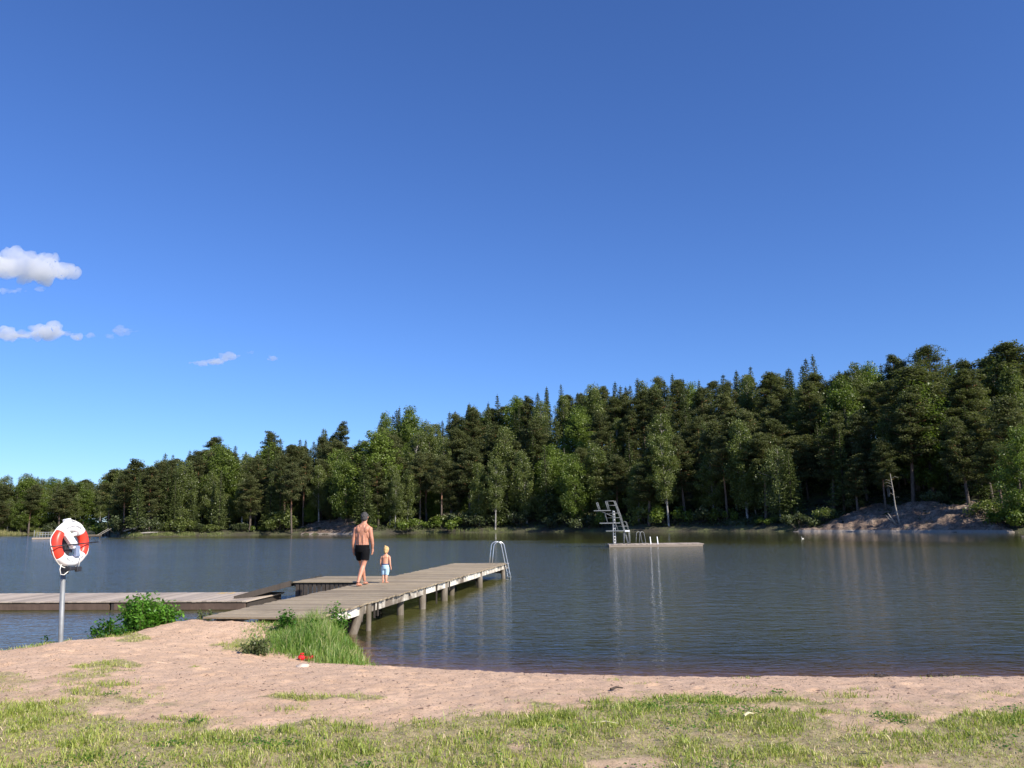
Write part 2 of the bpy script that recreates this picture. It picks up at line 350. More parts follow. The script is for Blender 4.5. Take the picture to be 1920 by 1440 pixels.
def seg_dist(X, Y, P):
    d = np.full(X.shape, 1e9)
    for (a, b) in zip(P[:-1], P[1:]):
        vx, vy = b[0]-a[0], b[1]-a[1]; L = vx*vx+vy*vy+1e-9
        t_ = np.clip(((X-a[0])*vx+(Y-a[1])*vy)/L, 0, 1)
        d = np.minimum(d, np.hypot(X-a[0]-t_*vx, Y-a[1]-t_*vy))
    return d
def inside(X, Y, P):
    r = np.zeros(X.shape, dtype=bool); n = len(P)
    for i in range(n):
        x1, y1 = P[i]; x2, y2 = P[(i+1) % n]
        if y1 == y2: continue
        r ^= ((y1 > Y) != (y2 > Y)) & (X < (x2-x1)*(Y-y1)/(y2-y1)+x1)
    return r

bank = [(-60, 9.0), (-16, 10.4)]
for px, py, z in [(-200, 1258, .24), (0, 1240, .24), (100, 1222, .26), (180, 1212, .28), (215, 1197, .30), (262, 1182, .33), (335, 1168, .36), (390, 1155, .40)]:
    p = at(px, py, z); bank.append((p[0]-0.12, p[1]+0.22))
bank += [(-4.9, 15.1), (-4.1, 15.2)]
spit = [(-4.1, 15.2), (-3.4, 14.9)]
for px, py in [(640, 1190), (668, 1215), (684, 1236), (688, 1248)]:
    p = at(px, py); spit.append((p[0], p[1]))
shore = [spit[-1]]
for px, py in [(800, 1256), (900, 1262), (1000, 1266), (1200, 1271), (1400, 1272.5), (1650, 1273), (1920, 1272)]:
    p = at(px, py); shore.append((p[0], p[1]))
shore += [(9, 10.7), (16, 10.5), (60, 14)]
LAND = bank+spit[1:]+shore[1:]+[(60, -60), (-60, -60)]

# far shore: distance by azimuth (radians, from +Y towards +X)
def az_px(px): d = ray(px, 975); return math.atan2(d[0], d[1])
FS = [(-1400, 260), (-700, 330), (-300, 320), (0, 300), (120, 290), (170, 272), (196, 215), (222, 172), (260, 165), (350, 170), (500, 170), (640, 160),
      (700, 152), (760, 156), (960, 150), (1200, 136), (1350, 130), (1500, 121), (1700, 113), (1920, 107), (2300, 98), (3000, 85), (5000, 60)]
FAZ = np.array([az_px(p[0]) for p in FS]); FD = np.array([p[1] for p in FS], float)
SKY = [(-600, 880), (-200, 888), (0, 897), (60, 891), (100, 897), (170, 900), (188, 900), (200, 886), (240, 868), (270, 872), (300, 853), (340, 850), (370, 836), (400, 826), (430, 836),
       (460, 848), (480, 842), (510, 816), (550, 826), (580, 826), (605, 808), (632, 798), (655, 830), (690, 812), (720, 792), (745, 768), (780, 776), (810, 784),
       (840, 770), (880, 756), (910, 745), (938, 732), (975, 742), (1010, 730), (1050, 724), (1090, 722), (1120, 726), (1150, 716), (1190, 722), (1230, 694), (1262, 696),
       (1300, 698), (1330, 714), (1360, 695), (1400, 696), (1440, 688), (1490, 692), (1512, 698), (1530, 668), (1550, 694), (1590, 694), (1640, 684), (1660, 668), (1690, 688),
       (1715, 660), (1745, 654), (1775, 680), (1800, 690), (1820, 664), (1850, 664), (1880, 650), (1920, 654), (2050, 650), (2400, 660)]
SPX = [s[0] for s in SKY]; SPY = [s[1] for s in SKY]
def sky_y(px): return float(np.interp(px, SPX, SPY))
def far_d(az): return np.interp(az, FAZ, FD)
HPX = [-600, 0, 170, 188, 230, 300, 400, 500, 600, 700, 800, 960, 1100, 1250, 1500, 1700, 1900, 2300, 3000]
DEP = 46.0
HV = []
for p in HPX:
    D = far_d(az_px(p))+DEP; top = pt(p, D, sky_y(p))[2]; HV.append(max(1.5, top-(17.0 if p > 600 else 14.5)))
HAZ = np.array([az_px(p) for p in HPX]); HV = np.array(HV)
# smooth the profile a little
HV = np.convolve(np.pad(HV, 1, 'edge'), [0.25, 0.5, 0.25], 'valid')
def ground(X, Y, fine=False):
    X = np.asarray(X, float); Y = np.asarray(Y, float)
    R = np.hypot(X, Y); A = np.arctan2(X, Y)
    s = R-far_d(A)-2.2*(fbm(X, Y, 0.09, 3, 5)-0.5)
    s = np.where(Y < 16, np.minimum(s, -20), s)
    u = np.clip(s/DEP, 0, 1.0); u = u*u*(3-2*u)
    z = np.where(s > 0, 0.15+0.9*(1-np.exp(-s/2.0))+np.interp(A, HAZ, HV)*u+1.6*(fbm(X, Y, 0.07, 4, 9)-0.5)*np.clip(s/8, 0, 1), np.maximum(-1.8, s*0.12))
    # granite slab country on the right: steeper at the shore
    px_r = np.interp(A, [az_px(1470), az_px(1560), az_px(1680), az_px(1830), az_px(1900)], [0, .8, 1.0, 1.0, .3])
    z = z+np.where(s > 0, px_r*np.clip(s/7, 0, 1)*1.0, 0)
    near = (Y < 18) & (R < 70)
    if near.any():
        x = X[near]; y = Y[near]
        ins = inside(x, y, LAND); db = seg_dist(x, y, bank); ds = seg_dist(x, y, spit); dr = seg_dist(x, y, shore)
        hb = 0.48*(1-np.exp(-db/0.28)); hs = 0.50*(1-np.exp(-ds/0.55)); hr = 0.60*(1-np.exp(-dr/2.6))
        hl = np.minimum(np.minimum(hb, hs), hr+.05*np.exp(-((x+4.4)**2+(y-14.1)**2)/1.2)); hl = hl+.035*np.exp(-((x+4.3)**2+(y-14.3)**2)/.8)
        d = np.minimum(np.minimum(db, ds), dr)
        out = -np.minimum(1.8, np.minimum(np.minimum(db*0.5, ds*0.35), dr*0.10))
        if fine:
            g_ = 0.035*(fbm(x, y, 1.6, 3, 3)-0.5)+0.038*(fbm(x, y, 6.0, 3, 4)-0.5)+0.024*(fbm(x, y, 19, 2, 8)-0.5)
            hl = hl+g_*np.clip(d/0.3, 0, 1)
            out = out+g_*0.4*np.clip(d/0.3, 0, 1)
        z[near] = np.where(ins, hl, out)
    return z
def gz(x, y): return float(ground(np.array([x]), np.array([y]))[0])

# where grass grows (outlines on the ground)
def gpoly(pts, z=0.42): return [tuple(at(px, py, z)) for px, py in pts]
G_MAIN = gpoly([(-500, 1330), (0, 1325), (110, 1322), (170, 1345), (250, 1350), (330, 1352), (420, 1372), (520, 1362), (620, 1372), (700, 1368), (850, 1352), (960, 1342), (1060, 1334), (1120, 1318),
                (1150, 1306), (1190, 1300), (1240, 1304), (1320, 1303), (1430, 1303), (1520, 1306), (1600, 1314), (1625, 1322), (1625, 1338), (1650, 1356), (1720, 1362), (1790, 1352), (1850, 1332), (1920, 1316), (2400, 1290)], 0.47)+[(14, 2.0), (-14, 2.0)]
G_PATCH = [gpoly([(468, 1320), (520, 1312), (610, 1316), (715, 1318), (722, 1328), (640, 1331), (520, 1328)], .43),
           gpoly([(1000, 1330), (1010, 1318), (1040, 1320), (1045, 1332)], .45), gpoly([(1085, 1330), (1100, 1322), (1130, 1325), (1125, 1333)], .45),
           gpoly([(1820, 1342), (1835, 1335), (1860, 1336), (1858, 1345)], .45),
           gpoly([(330, 1340), (350, 1345), (390, 1364), (380, 1370), (335, 1362)], .45),
           gpoly([(150, 1310), (160, 1300), (200, 1302), (198, 1315)], .45), gpoly([(200, 1320), (230, 1308), (300, 1318), (280, 1328)], .45),
           gpoly([(345, 1262), (365, 1256), (375, 1262), (360, 1266)], .35), gpoly([(145, 1266), (180, 1258), (235, 1262), (230, 1270), (160, 1273)], .35)]
G_SPARSE = [gpoly([(-400, 1290), (0, 1270), (120, 1264), (240, 1262), (300, 1285), (340, 1340), (440, 1372), (0, 1335), (-400, 1340)], .42)]
G_BANK = [gpoly([(-60, 1243), (70, 1226), (110, 1218), (180, 1210), (212, 1205), (205, 1214), (120, 1226), (60, 1233), (-60, 1248)], .28),
          gpoly([(205, 1205), (218, 1196), (275, 1200), (262, 1212), (225, 1212)], .36), gpoly([(408, 1205), (440, 1195), (475, 1195), (470, 1210), (430, 1212)], .38)]
def grass_mask(x, y):
    jx = x+0.5*(fbm(x, y, 2.4, 4, 31)-0.5); jy = y+0.75*(fbm(x, y, 1.9, 4, 41)-0.5)
    m = inside(jx, jy, G_MAIN).astype(float)
    nz = fbm(x, y, 1.5, 4, 21)
    bare = np.clip((nz-0.40)/0.07, 0, 1)
    left = np.clip((-1.2-x)/1.0, 0, 1)*np.clip((7.4-y)/0.6, 0, 1)
    bare = np.maximum(bare, left*0.9)
    m = m*(0.22+0.78*bare)
    for P in G_PATCH: m = np.maximum(m, inside(jx, jy, P)*0.85)
    for P in G_SPARSE: m = np.maximum(m, inside(jx, jy, P)*np.clip((fbm(x, y, 3.2, 4, 55)-0.46)/0.16, 0, 1)*0.5)
    dm = np.clip(1-seg_dist(jx, jy, G_MAIN)/.75, 0, 1)
    m = np.maximum(m, dm*np.clip((fbm(x, y, 4.5, 3, 71)-.42)/.15, 0, 1)*.38)
    for P in G_BANK: m = np.maximum(m, inside(jx, jy, P)*0.7)
    return m

# ------------------------------------------------------------------ ground sheets
def grid_faces(nx, ny):
    i = np.arange(nx-1)[:, None]*ny+np.arange(ny-1)[None, :]; i = i.ravel()
    return np.stack([i, i+ny, i+ny+1, i+1], 1)
xs = np.arange(-14, 14.01, 0.04); ys = np.arange(3.0, 16.6, 0.035)
X, Y = np.meshgrid(xs, ys, indexing='ij'); X = X.ravel(); Y = Y.ravel(); Z = ground(X, Y, True)
for k_ in range(90):        # footprints and scuffs
    fx_, fy_, fa_ = rng.uniform(-6.5, 7.5), rng.uniform(8.4, 13.2), rng.uniform(0, pi); ca_, sa_ = cos(fa_), sin(fa_)
    sel = np.where((np.abs(X-fx_) < .3) & (np.abs(Y-fy_) < .3))[0]
    if not len(sel): continue
    u_ = ((X[sel]-fx_)*ca_+(Y[sel]-fy_)*sa_)/.13; v_ = (-(X[sel]-fx_)*sa_+(Y[sel]-fy_)*ca_)/.055; q_ = u_*u_+v_*v_
    Z[sel] += np.where(Z[sel] > .05, -.028*np.exp(-q_*1.2)+.012*np.exp(-(np.sqrt(q_)-1.5)**2*5), 0)
GM = np.clip(grass_mask(X, Y)*1.5, 0, 1)*(.55+.45*fbm(X, Y, 8, 3, 19))
Z = Z+0.012*GM*(fbm(X, Y, 9, 2, 77))
WET = np.clip((0.060-Z)/0.045+0.5*(fbm(X, Y, 3, 3, 66)-0.5), 0, 1)
o = obj('beach', mesh_np('beach', np.stack([X, Y, Z], 1), grid_faces(len(xs), len(ys)), M['sand'], {'grass': GM, 'wet': WET}, True)); tag(o, kind='structure')
# everything else: one polar sheet to the horizon
az = np.concatenate([np.radians(np.arange(-180, -46, 3.0)), np.radians(np.arange(-46, 50, 0.3)), np.radians(np.arange(50, 180.1, 3.0))])
rr = np.concatenate([np.arange(0.5, 60, 2.0), np.arange(60, 330, 1.6), np.geomspace(332, 9000, 40)])
A, Rr = np.meshgrid(az, rr, indexing='ij'); X = (np.sin(A)*Rr).ravel(); Y = (np.cos(A)*Rr).ravel(); Z = ground(X, Y)
inn = (X > -13.9) & (X < 13.9) & (Y > 3.1) & (Y < 16.5); Z = np.where(inn, Z-0.5, Z-0.02)
Z = np.where(np.hypot(X, Y) > 420, np.maximum(Z, 3), Z)
o = obj('ground', mesh_np('ground', np.stack([X, Y, Z], 1), grid_faces(len(az), len(rr)), M['forest'], None, True)); tag(o, kind='structure')
# water sheet with its real depth
az = np.radians(np.concatenate([np.arange(-80, -42, 1.5), np.arange(-42, 42, 0.35), np.arange(42, 80.1, 1.5)])); rr = np.concatenate([np.arange(8.0, 18, 0.12), np.arange(18, 60, 2.0), np.geomspace(60, 420, 30)])
A, Rr = np.meshgrid(az, rr, indexing='ij'); X = (np.sin(A)*Rr).ravel(); Y = (np.cos(A)*Rr).ravel()
dep = np.maximum(0, -ground(X, Y)); murk = 1-np.exp(-dep*4.0)
o = obj('lake', mesh_np('lake', np.stack([X, Y, np.zeros_like(X)], 1), grid_faces(len(az), len(rr)), M['water'], {'murk': murk}, True)); tag(o, kind='structure')

# ------------------------------------------------------------------ blades and leaves
def rand_dirs(n, r=rng):
    v = r.normal(size=(n, 3)); return v/np.linalg.norm(v, axis=1)[:, None]
def leaf_quads(C, size, r=rng, flat=0.0, aspect=0.6, tint=None, droop=0.0):
    n = len(C); N = rand_dirs(n, r); N[:, 2] += flat*np.sign(N[:, 2]+1e-6); N /= np.linalg.norm(N, axis=1)[:, None]
    U = np.cross(N, rand_dirs(n, r)); U /= np.linalg.norm(U, axis=1)[:, None]
    if droop: U[:, 2] -= droop; U /= np.linalg.norm(U, axis=1)[:, None]
    Wv = np.cross(N, U); s = np.asarray(size)*np.ones(n); s = s[:, None]
    V = np.stack([C-U*s*0.5, C+Wv*s*0.5*aspect, C+U*s*0.55, C-Wv*s*0.5*aspect], 1).reshape(-1, 3)
    Fq = np.arange(4*n).reshape(n, 4)
    ti = r.random(n)*0.5+0.25 if tint is None else tint
    return V, Fq, np.repeat(ti, 4)
def blades(P, H, wd, lean, r=rng, tint=None, ldir=None):
    n = len(P); th = r.random(n)*2*pi; fx = np.stack([np.cos(th), np.sin(th), 0*th], 1)
    ph = r.random(n)*2*pi if ldir is None else ldir; L = np.stack([np.cos(ph), np.sin(ph), 0*ph], 1)*(lean*H)[:, None]
    up = np.zeros((n, 3)); up[:, 2] = H; w_ = (wd/2)[:, None]*fx
    V = np.stack([P-w_, P+w_, P+L*0.35+up*0.6+w_*0.75, P+L*0.35+up*0.6-w_*0.75, P+L+up*np.clip(1.0-lean*0.35, .3, 1)[:, None]], 1).reshape(-1, 3)
    b = np.arange(n)*5
    q = np.stack([b, b+1, b+2, b+3], 1); t3 = np.stack([b+3, b+2, b+4], 1)
    return V, [q, t3], np.repeat(tint, 5)

# lawn: nobody could count the blades
n0 = 620000
X = rng.uniform(-9.0, 9.0, n0); Y = rng.uniform(4.9, 13.2, n0)
vis = (np.abs(X) < 0.72*Y+1.0)
m = grass_mask(X, Y); dens = m*np.clip(0.55+0.9*fbm(X, Y, 6, 2, 91), 0.2, 1.2)
keep = (rng.random(n0) < dens*0.72) & vis & (m > 0.02)
X = X[keep]; Y = Y[keep]; m = m[keep]; 
# separate tufts with longer blades, thicker in the grass and strays on the sand
TX = []; TY = []; TH = []
for k_ in range(900):
    x_, y_ = rng.uniform(-8.5, 8.5), rng.uniform(5.0, 10.2); g_ = float(grass_mask(np.array([x_]), np.array([y_]))[0])
    if rng.random() > (.75*g_ if g_ > .15 else .055) or abs(x_) > .72*y_+1: continue
    c_ = int(rng.uniform(50, 170)*(1 if g_ > .15 else .35)); rd_ = rng.uniform(.03, .09); TX.append(x_+rng.normal(0, rd_*1.4, c_)); TY.append(y_+rng.normal(0, rd_, c_)); TH.append(np.full(c_, rng.uniform(.045, .10) if g_ > .15 else rng.uniform(.025, .055)))
nb_ = len(X); TX = np.concatenate(TX); TY = np.concatenate(TY); TH = np.concatenate(TH); X = np.concatenate([X, TX]); Y = np.concatenate([Y, TY]); m = np.concatenate([m, np.ones(len(TX))])
n = len(X)
tuft = fbm(X, Y, 3.2, 3, 13); Z = ground(X, Y, True)-0.005
Hh = (0.014+0.044*np.clip((tuft-0.40)/0.25, 0, 1)+0.02*rng.random(n))*np.clip(m*1.4, .45, 1)*rng.uniform(.5, 1.35, n); Hh[nb_:] = TH*rng.uniform(.5, 1.2, len(TH))
dry = np.clip(1.0-tuft*1.1, 0, 1)*.5+.5*np.clip(1.6*fbm(X, Y, .9, 3, 101)-.3, 0, 1)
ti = np.clip(0.31+0.42*dry+rng.normal(0, .17, n)+np.where(rng.random(n) < 0.10, 0.5, 0), 0, 1); ti[nb_:] = np.clip(ti[nb_:]-.14, 0, 1)
ln_ = rng.uniform(.2, 1.1, n); flat = rng.random(n) < .16        # dead thatch lying between the green blades
Hh[flat] = rng.uniform(.008, .02, flat.sum()); ln_[flat] = rng.uniform(2.0, 4.0, flat.sum()); ti[flat] = np.clip(rng.normal(.88, .10, flat.sum()), .6, 1); Z[flat] += .006
V, Fq, T = blades(np.stack([X, Y, Z], 1), Hh, rng.uniform(.004, .008, n), ln_, tint=ti)
o = obj('grass', mesh_np('grass', V, Fq, M['grass'], {'tint': T})); tag(o, 'short patchy sunlit grass growing over the sandy bank in front', 'grass', kind='stuff')

# clover and small broad leaved weeds between the grass
CC = []; CT = []
for k_ in range(240):
    x_, y_ = rng.uniform(-7, 7), rng.uniform(5.2, 8.8)
    if float(grass_mask(np.array([x_]), np.array([y_]))[0]) < .2 or fbm(np.array([x_]), np.array([y_]), .8, 2, 301)[0] < .47: continue
    c_ = int(rng.uniform(30, 110)); rd_ = rng.uniform(.05, .14); xx, yy = x_+rng.normal(0, rd_, c_), y_+rng.normal(0, rd_*.8, c_)
    CC.append(np.stack([xx, yy, ground(xx, yy, True)+rng.uniform(.01, .04, c_)], 1)); CT.append(np.clip(rng.normal(.42, .16, c_), 0, 1))
CC = np.concatenate(CC); V, Fq, T = leaf_quads(CC, rng.uniform(.012, .026, len(CC)), rng, 1.6, .9, np.concatenate(CT))
o = obj('clover', mesh_np('clover', V, Fq, M['bushleaf'], {'tint': T})); tag(o, 'low dark green clover and small weeds spread through the lawn', 'clover', kind='stuff')

# chips, pebbles and bits of bark scattered on the sand
n0 = 26000; X = rng.uniform(-9, 9, n0); Y = rng.uniform(5.5, 14, n0)
z0 = ground(X, Y, True); k = (z0 > 0.015) & (rng.random(n0) < 0.22+0.6*fbm(X, Y, 1.2, 3, 61)+.8*(z0 < .07)*(X > -1)); X = X[k]; Y = Y[k]; z0 = z0[k]; n = len(X)
sz = rng.gamma(1.6, 0.0045, n)+0.003
Vt = np.array([[-1, -.5, -.3], [1, -.4, -.3], [0.2, .8, -.3], [0, 0, .6]])
th = rng.random(n)*2*pi; base = Vt[None]*sz[:, None, None]*np.stack([rng.uniform(.6, 1.8, n), rng.uniform(.5, 1, n), rng.uniform(.3, .9, n)], 1)[:, None, :]
cx, sy = np.cos(th)[:, None], np.sin(th)[:, None]
V = np.stack([base[:, :, 0]*cx-base[:, :, 1]*sy, base[:, :, 0]*sy+base[:, :, 1]*cx, base[:, :, 2]], 2)+np.stack([X, Y, z0], 1)[:, None, :]
b = np.arange(n)[:, None]*4; Fq = np.concatenate([b+np.array([[0, 1, 3]]), b+np.array([[1, 2, 3]]), b+np.array([[2, 0, 3]])])
o = obj('litter', mesh_np('litter', V.reshape(-1, 3), Fq, M['chips'])); tag(o, 'small dark bark chips and twigs scattered over the pink sand', 'litter', kind='stuff')

# tall grass beside the jetty
cl = gpoly([(455, 1212), (480, 1190), (520, 1168), (560, 1168), (610, 1175), (655, 1185), (682, 1215), (686, 1243), (620, 1241), (575, 1228), (500, 1226)], .25)
cx_ = [p[0] for p in cl]; cy_ = [p[1] for p in cl]
n0 = 52000; X = rng.uniform(min(cx_), max(cx_), n0); Y = rng.uniform(min(cy_), max(cy_), n0)
k = inside(X, Y, cl); X = X[k]; Y = Y[k]
edge = seg_dist(X, Y, cl+[cl[0]]); wl = np.clip((X-min(cx_))/(max(cx_)-min(cx_)), 0, 1)
k = rng.random(len(X)) < np.clip(edge*4+.3, 0, 1)*0.5; X = X[k]; Y = Y[k]; edge = edge[k]; wl = wl[k]; n = len(X); X = X+rng.normal(0, .10, n)*(edge < .3); Y = Y+rng.normal(0, .09, n)*(edge < .3)
hn = fbm(X, Y, 2.6, 3, 12); Hh = (0.06+0.40*np.clip(edge*2.0, 0, 1)*(0.10+0.78*np.clip((wl-.2)*3, 0, 1))*np.clip(.35+1.3*hn, .4, 1.2))*rng.uniform(.4, 1.15, n)
Z = np.maximum(-0.08, ground(X, Y)-0.01)
ti = np.clip(0.30+0.55*fbm(X, Y, 3, 3, 5)+rng.normal(0, .2, n)+(rng.random(n) < .06)*.5-0.10*wl, 0, 1)
V, Fq, T = blades(np.stack([X, Y, Z], 1), Hh, rng.uniform(.006, .012, n), rng.uniform(.1, .6, n), tint=ti)
o = obj('tall_grass', mesh_np('tall_grass', V, Fq, M['tall'], {'tint': T})); tag(o, 'dense tall green grass at the waterline beside the wooden jetty', 'tall grass', kind='stuff')

# leafy bushes and weeds on the bank
def leafy(name, cxy, rx, ry, h, nst, nlf, leaf, seed, label, cat, mat='bushleaf', bias=0.0, group=None, zb=None):
    r = np.random.default_rng(seed); x0, y0 = cxy; z0 = gz(x0, y0) if zb is None else zb
    root = empty(name, (x0, y0, z0)); tag(root, label, cat, group); st = MB(); C = []; T = []
    for i in range(nst):
        a = r.random()*2*pi; q = sqrt(r.random()); bx, by = q*rx*.55*cos(a), q*ry*.55*sin(a)
        hh = h*(1-0.45*q*q)*r.uniform(.75, 1.08); ox, oy = bx*r.uniform(.5, 1.0), by*r.uniform(.5, 1.0)
        zb_ = float(ground(np.array([x0+bx]), np.array([y0+by]))[0])-z0-0.03
        zb_ = max(zb_, -0.25)
        P = [(bx, by, zb_), (bx+ox*.4, by+oy*.4, hh*.5), (bx+ox, by+oy, hh)]
        st.tube(P, [.008, .006, .003], 4)
        for k in range(nlf):
            t_ = r.uniform(.12, 1.0); p = np.array(P[0])*(1-t_)**2+2*np.array(P[1])*t_*(1-t_)+np.array(P[2])*t_*t_
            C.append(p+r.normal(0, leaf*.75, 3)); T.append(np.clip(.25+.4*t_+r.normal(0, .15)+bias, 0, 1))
    C = np.array(C); C[:, 2] = np.maximum(C[:, 2], -0.02)
    V, Fq, T2 = leaf_quads(C, leaf*r.uniform(.6, 1.25, len(C)), r, 0.6, 0.55, np.array(T), 0.25)
    obj('leaves', mesh_np('leaves', V, Fq, M[mat], {'tint': T2}), root); st.build('stems', M['stem'], root); return root
def land(px, py, z): p = at(px, py, z); return (p[0], p[1])
leafy('bush', land(262, 1183, .36), .36, .30, .70, 50, 52, .075, 11, 'tallest bright green leafy bush on the bank left of the jetty', 'bush', bias=.14)
leafy('bush', land(300, 1175, .38), .33, .25, .40, 40, 40, .07, 12, 'low bright green leafy bush trailing towards the jetty end', 'bush', bias=.12)
leafy('bush', land(203, 1203, .30), .27, .24, .46, 34, 40, .07, 13, 'dark shaded small bush at the left end of the bank bushes', 'bush', bias=-.3)  # negative bias paints the bush's shade into its leaf colour
leafy('weed', land(84, 1226, .25), .16, .12, .22, 9, 16, .05, 14, 'small scraggly weed at the foot of the lifebuoy pole', 'weed', 'bushleaf', -.12)
leafy('weed', land(384, 1165, .40), .22, .12, .20, 14, 16, .045, 15, 'thin low weed by the left corner of the jetty start', 'weed', 'shrub', 0)
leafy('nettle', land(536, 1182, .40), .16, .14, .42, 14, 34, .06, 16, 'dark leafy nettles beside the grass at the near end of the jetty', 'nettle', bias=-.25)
leafy('nettle', land(628, 1182, .25), .22, .18, .50, 22, 34, .06, 17, 'bright leafy nettles in the tall grass beneath the jetty beam', 'nettle', bias=-.02)
leafy('weed', land(484, 1215, .36), .26, .20, .22, 24, 26, .05, 18, 'low leafy weed with pale blossoms at the left tip of the tall grass', 'weed', 'shrub', .15)
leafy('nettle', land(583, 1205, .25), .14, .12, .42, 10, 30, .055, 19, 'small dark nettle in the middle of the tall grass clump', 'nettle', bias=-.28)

# ------------------------------------------------------------------ jetty
nr = np.array([-3.37, 13.98]); dv = np.array([3.11, 16.98]); dv /= np.linalg.norm(dv); lv = np.array([-dv[1], dv[0]])   # along, to the left
JL, JW, JZ = 17.25, 2.02, 0.55
ang = math.atan2(dv[1], dv[0])-pi/2
def J(s, l, z): p = nr+dv*s+lv*l; return (p[0], p[1], z)
jet = empty('jetty', J(0, 1, 0)); tag(jet, 'grey weathered wooden jetty with a side landing reaching into the lake', 'jetty')
jr = Matrix.Translation(Vector(J(0, 0, 0))) @ Matrix.Rotation(ang, 4, 'Z')
inv = Matrix.Translation(jet.location).inverted() @ jr
def jput(mb, name, mat, bevel=0, smooth=False):     # mb in jetty frame: x = -left, y = along
    o = mb.build(name, mat, None, smooth, bevel); o.data.transform(inv); o.parent = jet; return o
r = np.random.default_rng(3)
d = MB(); s = 0.05
while s < JL:
    wd = r.uniform(.108, .125); j1, j2 = r.normal(0, .018, 2)
    d.box((-JW/2+(j1+j2)/2, s+wd/2, JZ-.0225+r.normal(0, .003)), (JW+.06+j1-j2, wd, .032), (r.normal(0, .006), r.normal(0, .003), r.normal(0, .003)), a=r.random())
    s += wd+.009
jput(d, 'deck', M['plank'], .004)
d = MB(); s = 8.05
while s < 10.2:
    wd = r.uniform(.108, .125)
    d.box((-JW-.045-1.06, s+wd/2, JZ-.0225+r.normal(0, .003)), (2.12, wd, .032), (r.normal(0, .005), 0, 0), a=r.random()); s += wd+.009
jput(d, 'side_landing', M['plank'], .004)
for x in (-.07, -JW+.07):
    b_ = MB(); s = 0.3; n_ = 0
    while s < JL-.1:
        ln = min(r.uniform(3.6, 4.4), JL-.1-s); zc = JZ-.045-.085
        b_.box((x+r.normal(0, .004), s+ln/2, zc+r.normal(0, .004)), (.06, ln-.012, .165), a=r.random()); s += ln
    jput(b_, 'side_beam', M['beam'], .005)
b_ = MB(); b_.box((-JW/2, JL/2, JZ-.135), (.07, JL-.2, .17)); jput(b_, 'centre_beam', M['dark'])
pairs = [(2.3, .05), (5.3, -.45), (6.55, .0), (8.6, .0), (10.2, -.6), (12.9, .0), (13.4, -.5), (16.8, .0)]
for i, (s, xo) in enumerate(pairs):
    x = -.08+xo*.35; rad_ = r.uniform(.075, .095)
    zt = JZ-.05
    if i == 0: P = [(x-.12, s-.32, -1.0), (x-.09, s-.22, -.1), (x-.02, s-.02, .3), (x, s+.04, zt)]; rad_ = .088
    else:
        l = r.normal(0, .02, 2); P = [(x+l[0], s+l[1], -1.0), (x+l[0]*.5, s, 0), (x, s, zt)]
    q = MB().tube(P, [rad_*r.uniform(.95, 1.05) for _ in P], 12); jput(q, 'post', M['post'], smooth=True)
    if i in (0, 3, 5, 7):
        q = MB().tube([(-JW+.1, s, -1), (-JW+.1, s, zt)], .085, 10); jput(q, 'post', M['post'], smooth=True)
        q = MB().box((-JW/2, s+.10, JZ-.045-.17-.07), (JW-.1, .08, .14)); jput(q, 'cross_beam', M['dark'])
q = MB().tube([(.0, 2.62, -1), (.0, 2.62, zt)], .055, 8); jput(q, 'post', M['post'], smooth=True)
for s, zb_ in ((3.0, .2), (3.2, .22), (7.6, .02), (8.9, .25)):
    q = MB().box((-.02, s, (zb_+.5)/2), (.03, .03, .5-zb_)); jput(q, 'iron_strap', M['dark'])
# dark skirt boards of the side landing
q = MB(); n_ = 16
for i in range(n_): q.box((-JW-.12-(i+.5)*2.0/n_, 8.10, .30), (2.0/n_-.03, .03, .38), a=r.random())
jput(q, 'skirt', M['dark'])
q = MB().box((-JW-1.1, 8.13, .47), (2.1, .05, .12)); jput(q, 'landing_beam', M['dark'])
for x, s in ((-JW-2.0, 8.2), (-JW-2.0, 10.0)): q = MB().box((x, s, -.25), (.12, .12, 1.45)); jput(q, 'landing_post', M['dark'])
# end cross beam under far edge
q = MB().box((-JW/2, JL-.03, JZ-.045-.09), (JW-.02, .06, .17)); jput(q, 'end_beam', M['post'])

# gangway to the floating jetty
gw = empty('gangway', J(9.1, JW+2.12, 0)); tag(gw, 'dark sloping gangway between the jetty landing and the floating walkway', 'gangway')
ginv = Matrix.Translation(gw.location).inverted() @ jr
def gput(mb, name, mat):
    o = mb.build(name, mat, None); o.data.transform(ginv); o.parent = gw; return o
TF, TB, FF, FB = (-6.10, 22.72), (-5.74, 24.62), (-7.20, 21.45), (-7.25, 23.35)      # top front/back, foot front/back
gl0 = Matrix.Translation(gw.location).inverted()
def gput(q, name, mat): o = MB().hexa(q).build(name, mat, None); o.data.transform(gl0); o.parent = gw; return o
def quad(a, b, c, d, za, zf, th): return [(*a, za-th), (*b, zf-th), (*c, zf-th), (*d, za-th), (*a, za), (*b, zf), (*c, zf), (*d, za)]
gput(quad(TF, FF, FB, TB, JZ-.02, .268, .035), 'ramp_surface', M['rubber'])
gput(quad(TF, FF, (FF[0]-.01, FF[1]-.06), (TF[0]-.01, TF[1]-.06), JZ+.02, .29, .15), 'side_board', M['dark'])
gput(quad(TB, FB, (FB[0]+.01, FB[1]+.06), (TB[0]+.01, TB[1]+.06), JZ+.02, .29, .12), 'side_board', M['dark'])

